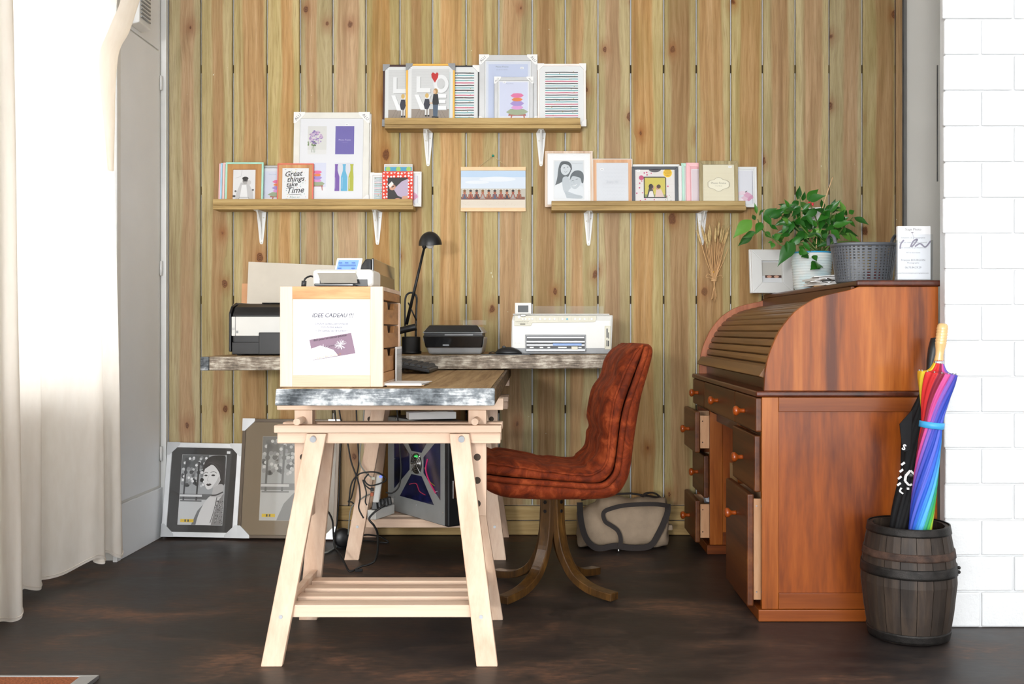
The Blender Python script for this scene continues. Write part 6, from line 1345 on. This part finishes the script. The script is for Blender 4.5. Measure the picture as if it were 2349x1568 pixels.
# ================================================================== barrel with umbrellas
bcx, bcy, bhh = XX(2083, 3.30), 3.297, .372
ba = thing('wooden_barrel', 'old dark oak barrel with iron hoops used as umbrella stand', 'barrel', (bcx, bcy, 0))
def br(z): u = z/bhh; return .119+.027*math.sin(math.pi*(.06+.90*u))**1.1+(.0 if u < .5 else .004)
NS = 18
for k in range(NS):
    a0 = 2*math.pi*k/NS+.006; a1 = 2*math.pi*(k+1)/NS-.006; rings = []; jig = random.uniform(-.0012, .0012)
    for i in range(9):
        z = .004+(bhh-.006)*i/8; r = br(z)+jig; am = (a0+a1)/2
        rings.append([(bcx+rr*math.cos(a), bcy+rr*math.sin(a), z) for rr, a in ((r, a0), (r+.0008, am), (r, a1), (r-.013, a1), (r-.013, a0))])
    MB().loft(rings, smooth=False).build('stave', 'stave', ba)
MB().lathe([(.003, .02), (.118, .02), (.118, .03), (.003, .03)], (bcx, bcy, 0), n=24).build('bottom', 'stave', ba)
for z0, z1, m_ in ((.348, .374, 'bronze'), (.272, .296, 'rust'), (.216, .248, 'bronze'), (.006, .036, 'bronze')):
    n_ = 4; pf = [(br(min(z0+(z1-z0)*i/n_, bhh))+.0042, z0+(z1-z0)*i/n_) for i in range(n_+1)]
    ho = MB().lathe([(pf[0][0]-.004, pf[0][1])]+pf+[(pf[-1][0]-.004, pf[-1][1])], (bcx, bcy, 0), n=40, cap=False).build('hoop', m_, ba)
    if z0 == .216:
        for dz_ in (.009, .023): r = br(.23)+.006; a = -.42; MB().ell((bcx+r*math.cos(a), bcy+r*math.sin(a), z0+dz_), .006, .006, .006, 8, 6).build('rivet', 'bronze', ba)
def umbrella(name, label, base, top, tm, stations, ncol, colf, mat, twist, amp, handle):
    t = thing(name, label, 'umbrella', base); base = Vector(base); top = Vector(top); ax = (top-base).normalized(); q = ax.to_track_quat('Z', 'Y').to_matrix()
    n = ncol*4; rings = []; hs = []
    st = [Vector((a, b_, 0)) for a, b_ in stations]; dn = bez(st, 5)
    for v in dn:
        row = []
        for k in range(n):
            f = 2*math.pi*k/n+twist*v.x; s_ = 1+amp*math.cos(ncol*2*math.pi*k/n)*min(1, v.y/.03)
            row.append(base+q @ Vector((v.y*s_*math.cos(f), v.y*s_*math.sin(f), v.x)))
        rings.append(row)
    MB().loft(rings, cols=(lambda i, j: hx(colf((j+2)//4 % ncol))), cap=True).build('canopy', mat, t)
    return t, base, ax, q
rb_cols = ['#f2d53a', '#e03030', '#d4282c', '#8c1f3a', '#d8509a', '#8a5cc0', '#4a50c0', '#2445b8', '#5a6ad8', '#2a62d4', '#3b8fe0', '#58b8e8', '#2aa07a', '#48b04a', '#a8cc3c', '#f0b02a']
base = Vector((1.222, 3.262, .034)); tp = PT(2163, 742, 3.25)
t, b0, ax, q = umbrella('rainbow_umbrella', 'rolled rainbow umbrella with ribbed wooden handle in barrel', base, tp, 0, [(.04, .014), (.14, .026), (.33, .034), (.45, .036), (.60, .034), (.68, .032), (.74, .040), (.80, .052), (.835, .058), (.842, .054), (.848, .030), (.868, .018), (.888, .013)], 16, lambda k: rb_cols[(k+9) % 16], 'cloth_col', 6.5, .07, None)
Lh = (tp-b0).length
for i in range(16):
    f = 2*math.pi*i/16+6.5*.84; MB().cyl(b0+q @ Vector((.056*math.cos(f), .056*math.sin(f), .828)), b0+q @ Vector((.057*math.cos(f), .057*math.sin(f), .846)), .002, 6).build('rib_tip', 'silver', t)
hp_ = [(.003, .872), (.013, .874), (.0145, .885), (.0125, .90), (.0135, .915), (.0165, .93)]
z = .935
while z < Lh-.012: hp_ += [(.0168, z), (.0182, z+.004), (.0168, z+.008)]; z += .0095
hp_ += [(.0165, Lh-.006), (.012, Lh), (.003, Lh+.001)]
MB().lathe(hp_, b0, ax, 22).build('handle', 'woodhandle', t)
MB().lathe([(.0145, .868), (.0165, .870), (.0165, .879), (.0145, .881)], b0, ax, 20, cap=False).build('collar', 'chrome', t); MB().lathe([(.0365, .66), (.0395, .661), (.0395, .68), (.0365, .681)], b0, ax, 28, cap=False).build('tie_band', paint('#3f9fd6'), t)
MB().cyl(b0, b0+ax*.05, .004, 8).build('tip', 'silver', t)
base = Vector((1.168, 3.332, .034)); tp = PT(2142, 800, 3.37)
t, b0, ax, q = umbrella('black_umbrella', 'rolled black umbrella with white lettering leaning in barrel', base, tp, 0, [(.03, .012), (.12, .024), (.28, .034), (.36, .038), (.46, .034), (.50, .031), (.54, .036), (.60, .044), (.64, .047), (.70, .036), (.76, .022), (.80, .014)], 9, lambda k: '#141416', 'blackcloth', 2.0, .16, None)
MB().lathe([(.003, .80), (.012, .80), (.0125, .86), (.017, .89), (.0185, .93), (.016, .965), (.003, .97)], b0, ax, 16).build('handle', 'black', t)
MB().lathe([(.0345, .488), (.037, .49), (.037, .508), (.0345, .51)], b0, ax, 20, cap=False).build('tie_band', 'black', t)
fp = PT(2066, 978, 3.31); MB().prism([PT(2093, 940, 3.30), PT(2064, 972, 3.30), PT(2069, 1018, 3.30), PT(2075, 1036, 3.30), PT(2088, 1030, 3.30)], (0, .004, 0)).build('loose_fold', 'blackcloth', t)
p = PR(3.31); pxx = lambda px: XX(px, 3.31); pz = lambda py: ZZ(py, 3.31)
for a, b_ in ((2077, 1065), (2073, 1081), (2069, 1097), (2067, 1112)): p.line([(pxx(a-4), pz(b_+3)), (pxx(a+4), pz(b_-3))], .0075, '#f2f2f2')
p.line([(pxx(a), pz(b_)) for a, b_ in ((2098, 1088), (2090, 1079), (2081, 1092), (2079, 1104), (2086, 1113), (2092, 1110))], .0065, '#f4f4f4'); p.line([(pxx(a), pz(b_)) for a, b_ in ((2072, 1120), (2068, 1128), (2074, 1133))], .005, '#f4f4f4'); p.rect(pxx(2081), pz(1123), pxx(2086), pz(1118), '#f4f4f4')
for v in p.v:
    lay = 3.31-v.y; u = (v.z-b0.z)/ax.z; xa = b0.x+ax.x*u; yaa = b0.y+ax.y*u; dx_ = max(-.036, min(.036, v.x-xa)); v.y = yaa-math.sqrt(.0415**2-dx_**2)-.0015-lay
p.build('lettering', 'print', t)
p = PR(3.2985); p.text('S', XX(2072, 3.298), ZZ(1031, 3.298), .026, '#f2f2f2', R(-20), 0, .001); p.build('lettering', 'print', t)

# ================================================================== door mat at the lower left
dm = thing('door_mat', 'orange coir mat with pale metal border at the lower left', 'mat', (-1.7, 2.6, 0))
x1, y1 = XX(228, 2.884), 2.884
B('coir', 'coir', dm, -2.0+.03, x1-.05, 2.0, y1-.016, .001, .012); B('border', 'alu', dm, -1.99, x1, y1-.014, y1, .001, .013, .002)
MB().hexa([(x1-.049, y1-.0145, .001), (x1-.0, y1-.0145, .001), (x1-.03, 2.0, .001), (x1-.049, 2.0, .001), (x1-.049, y1-.0145, .013), (x1-.0, y1-.0145, .013), (x1-.03, 2.0, .013), (x1-.049, 2.0, .013)]).build('border', 'alu', dm)
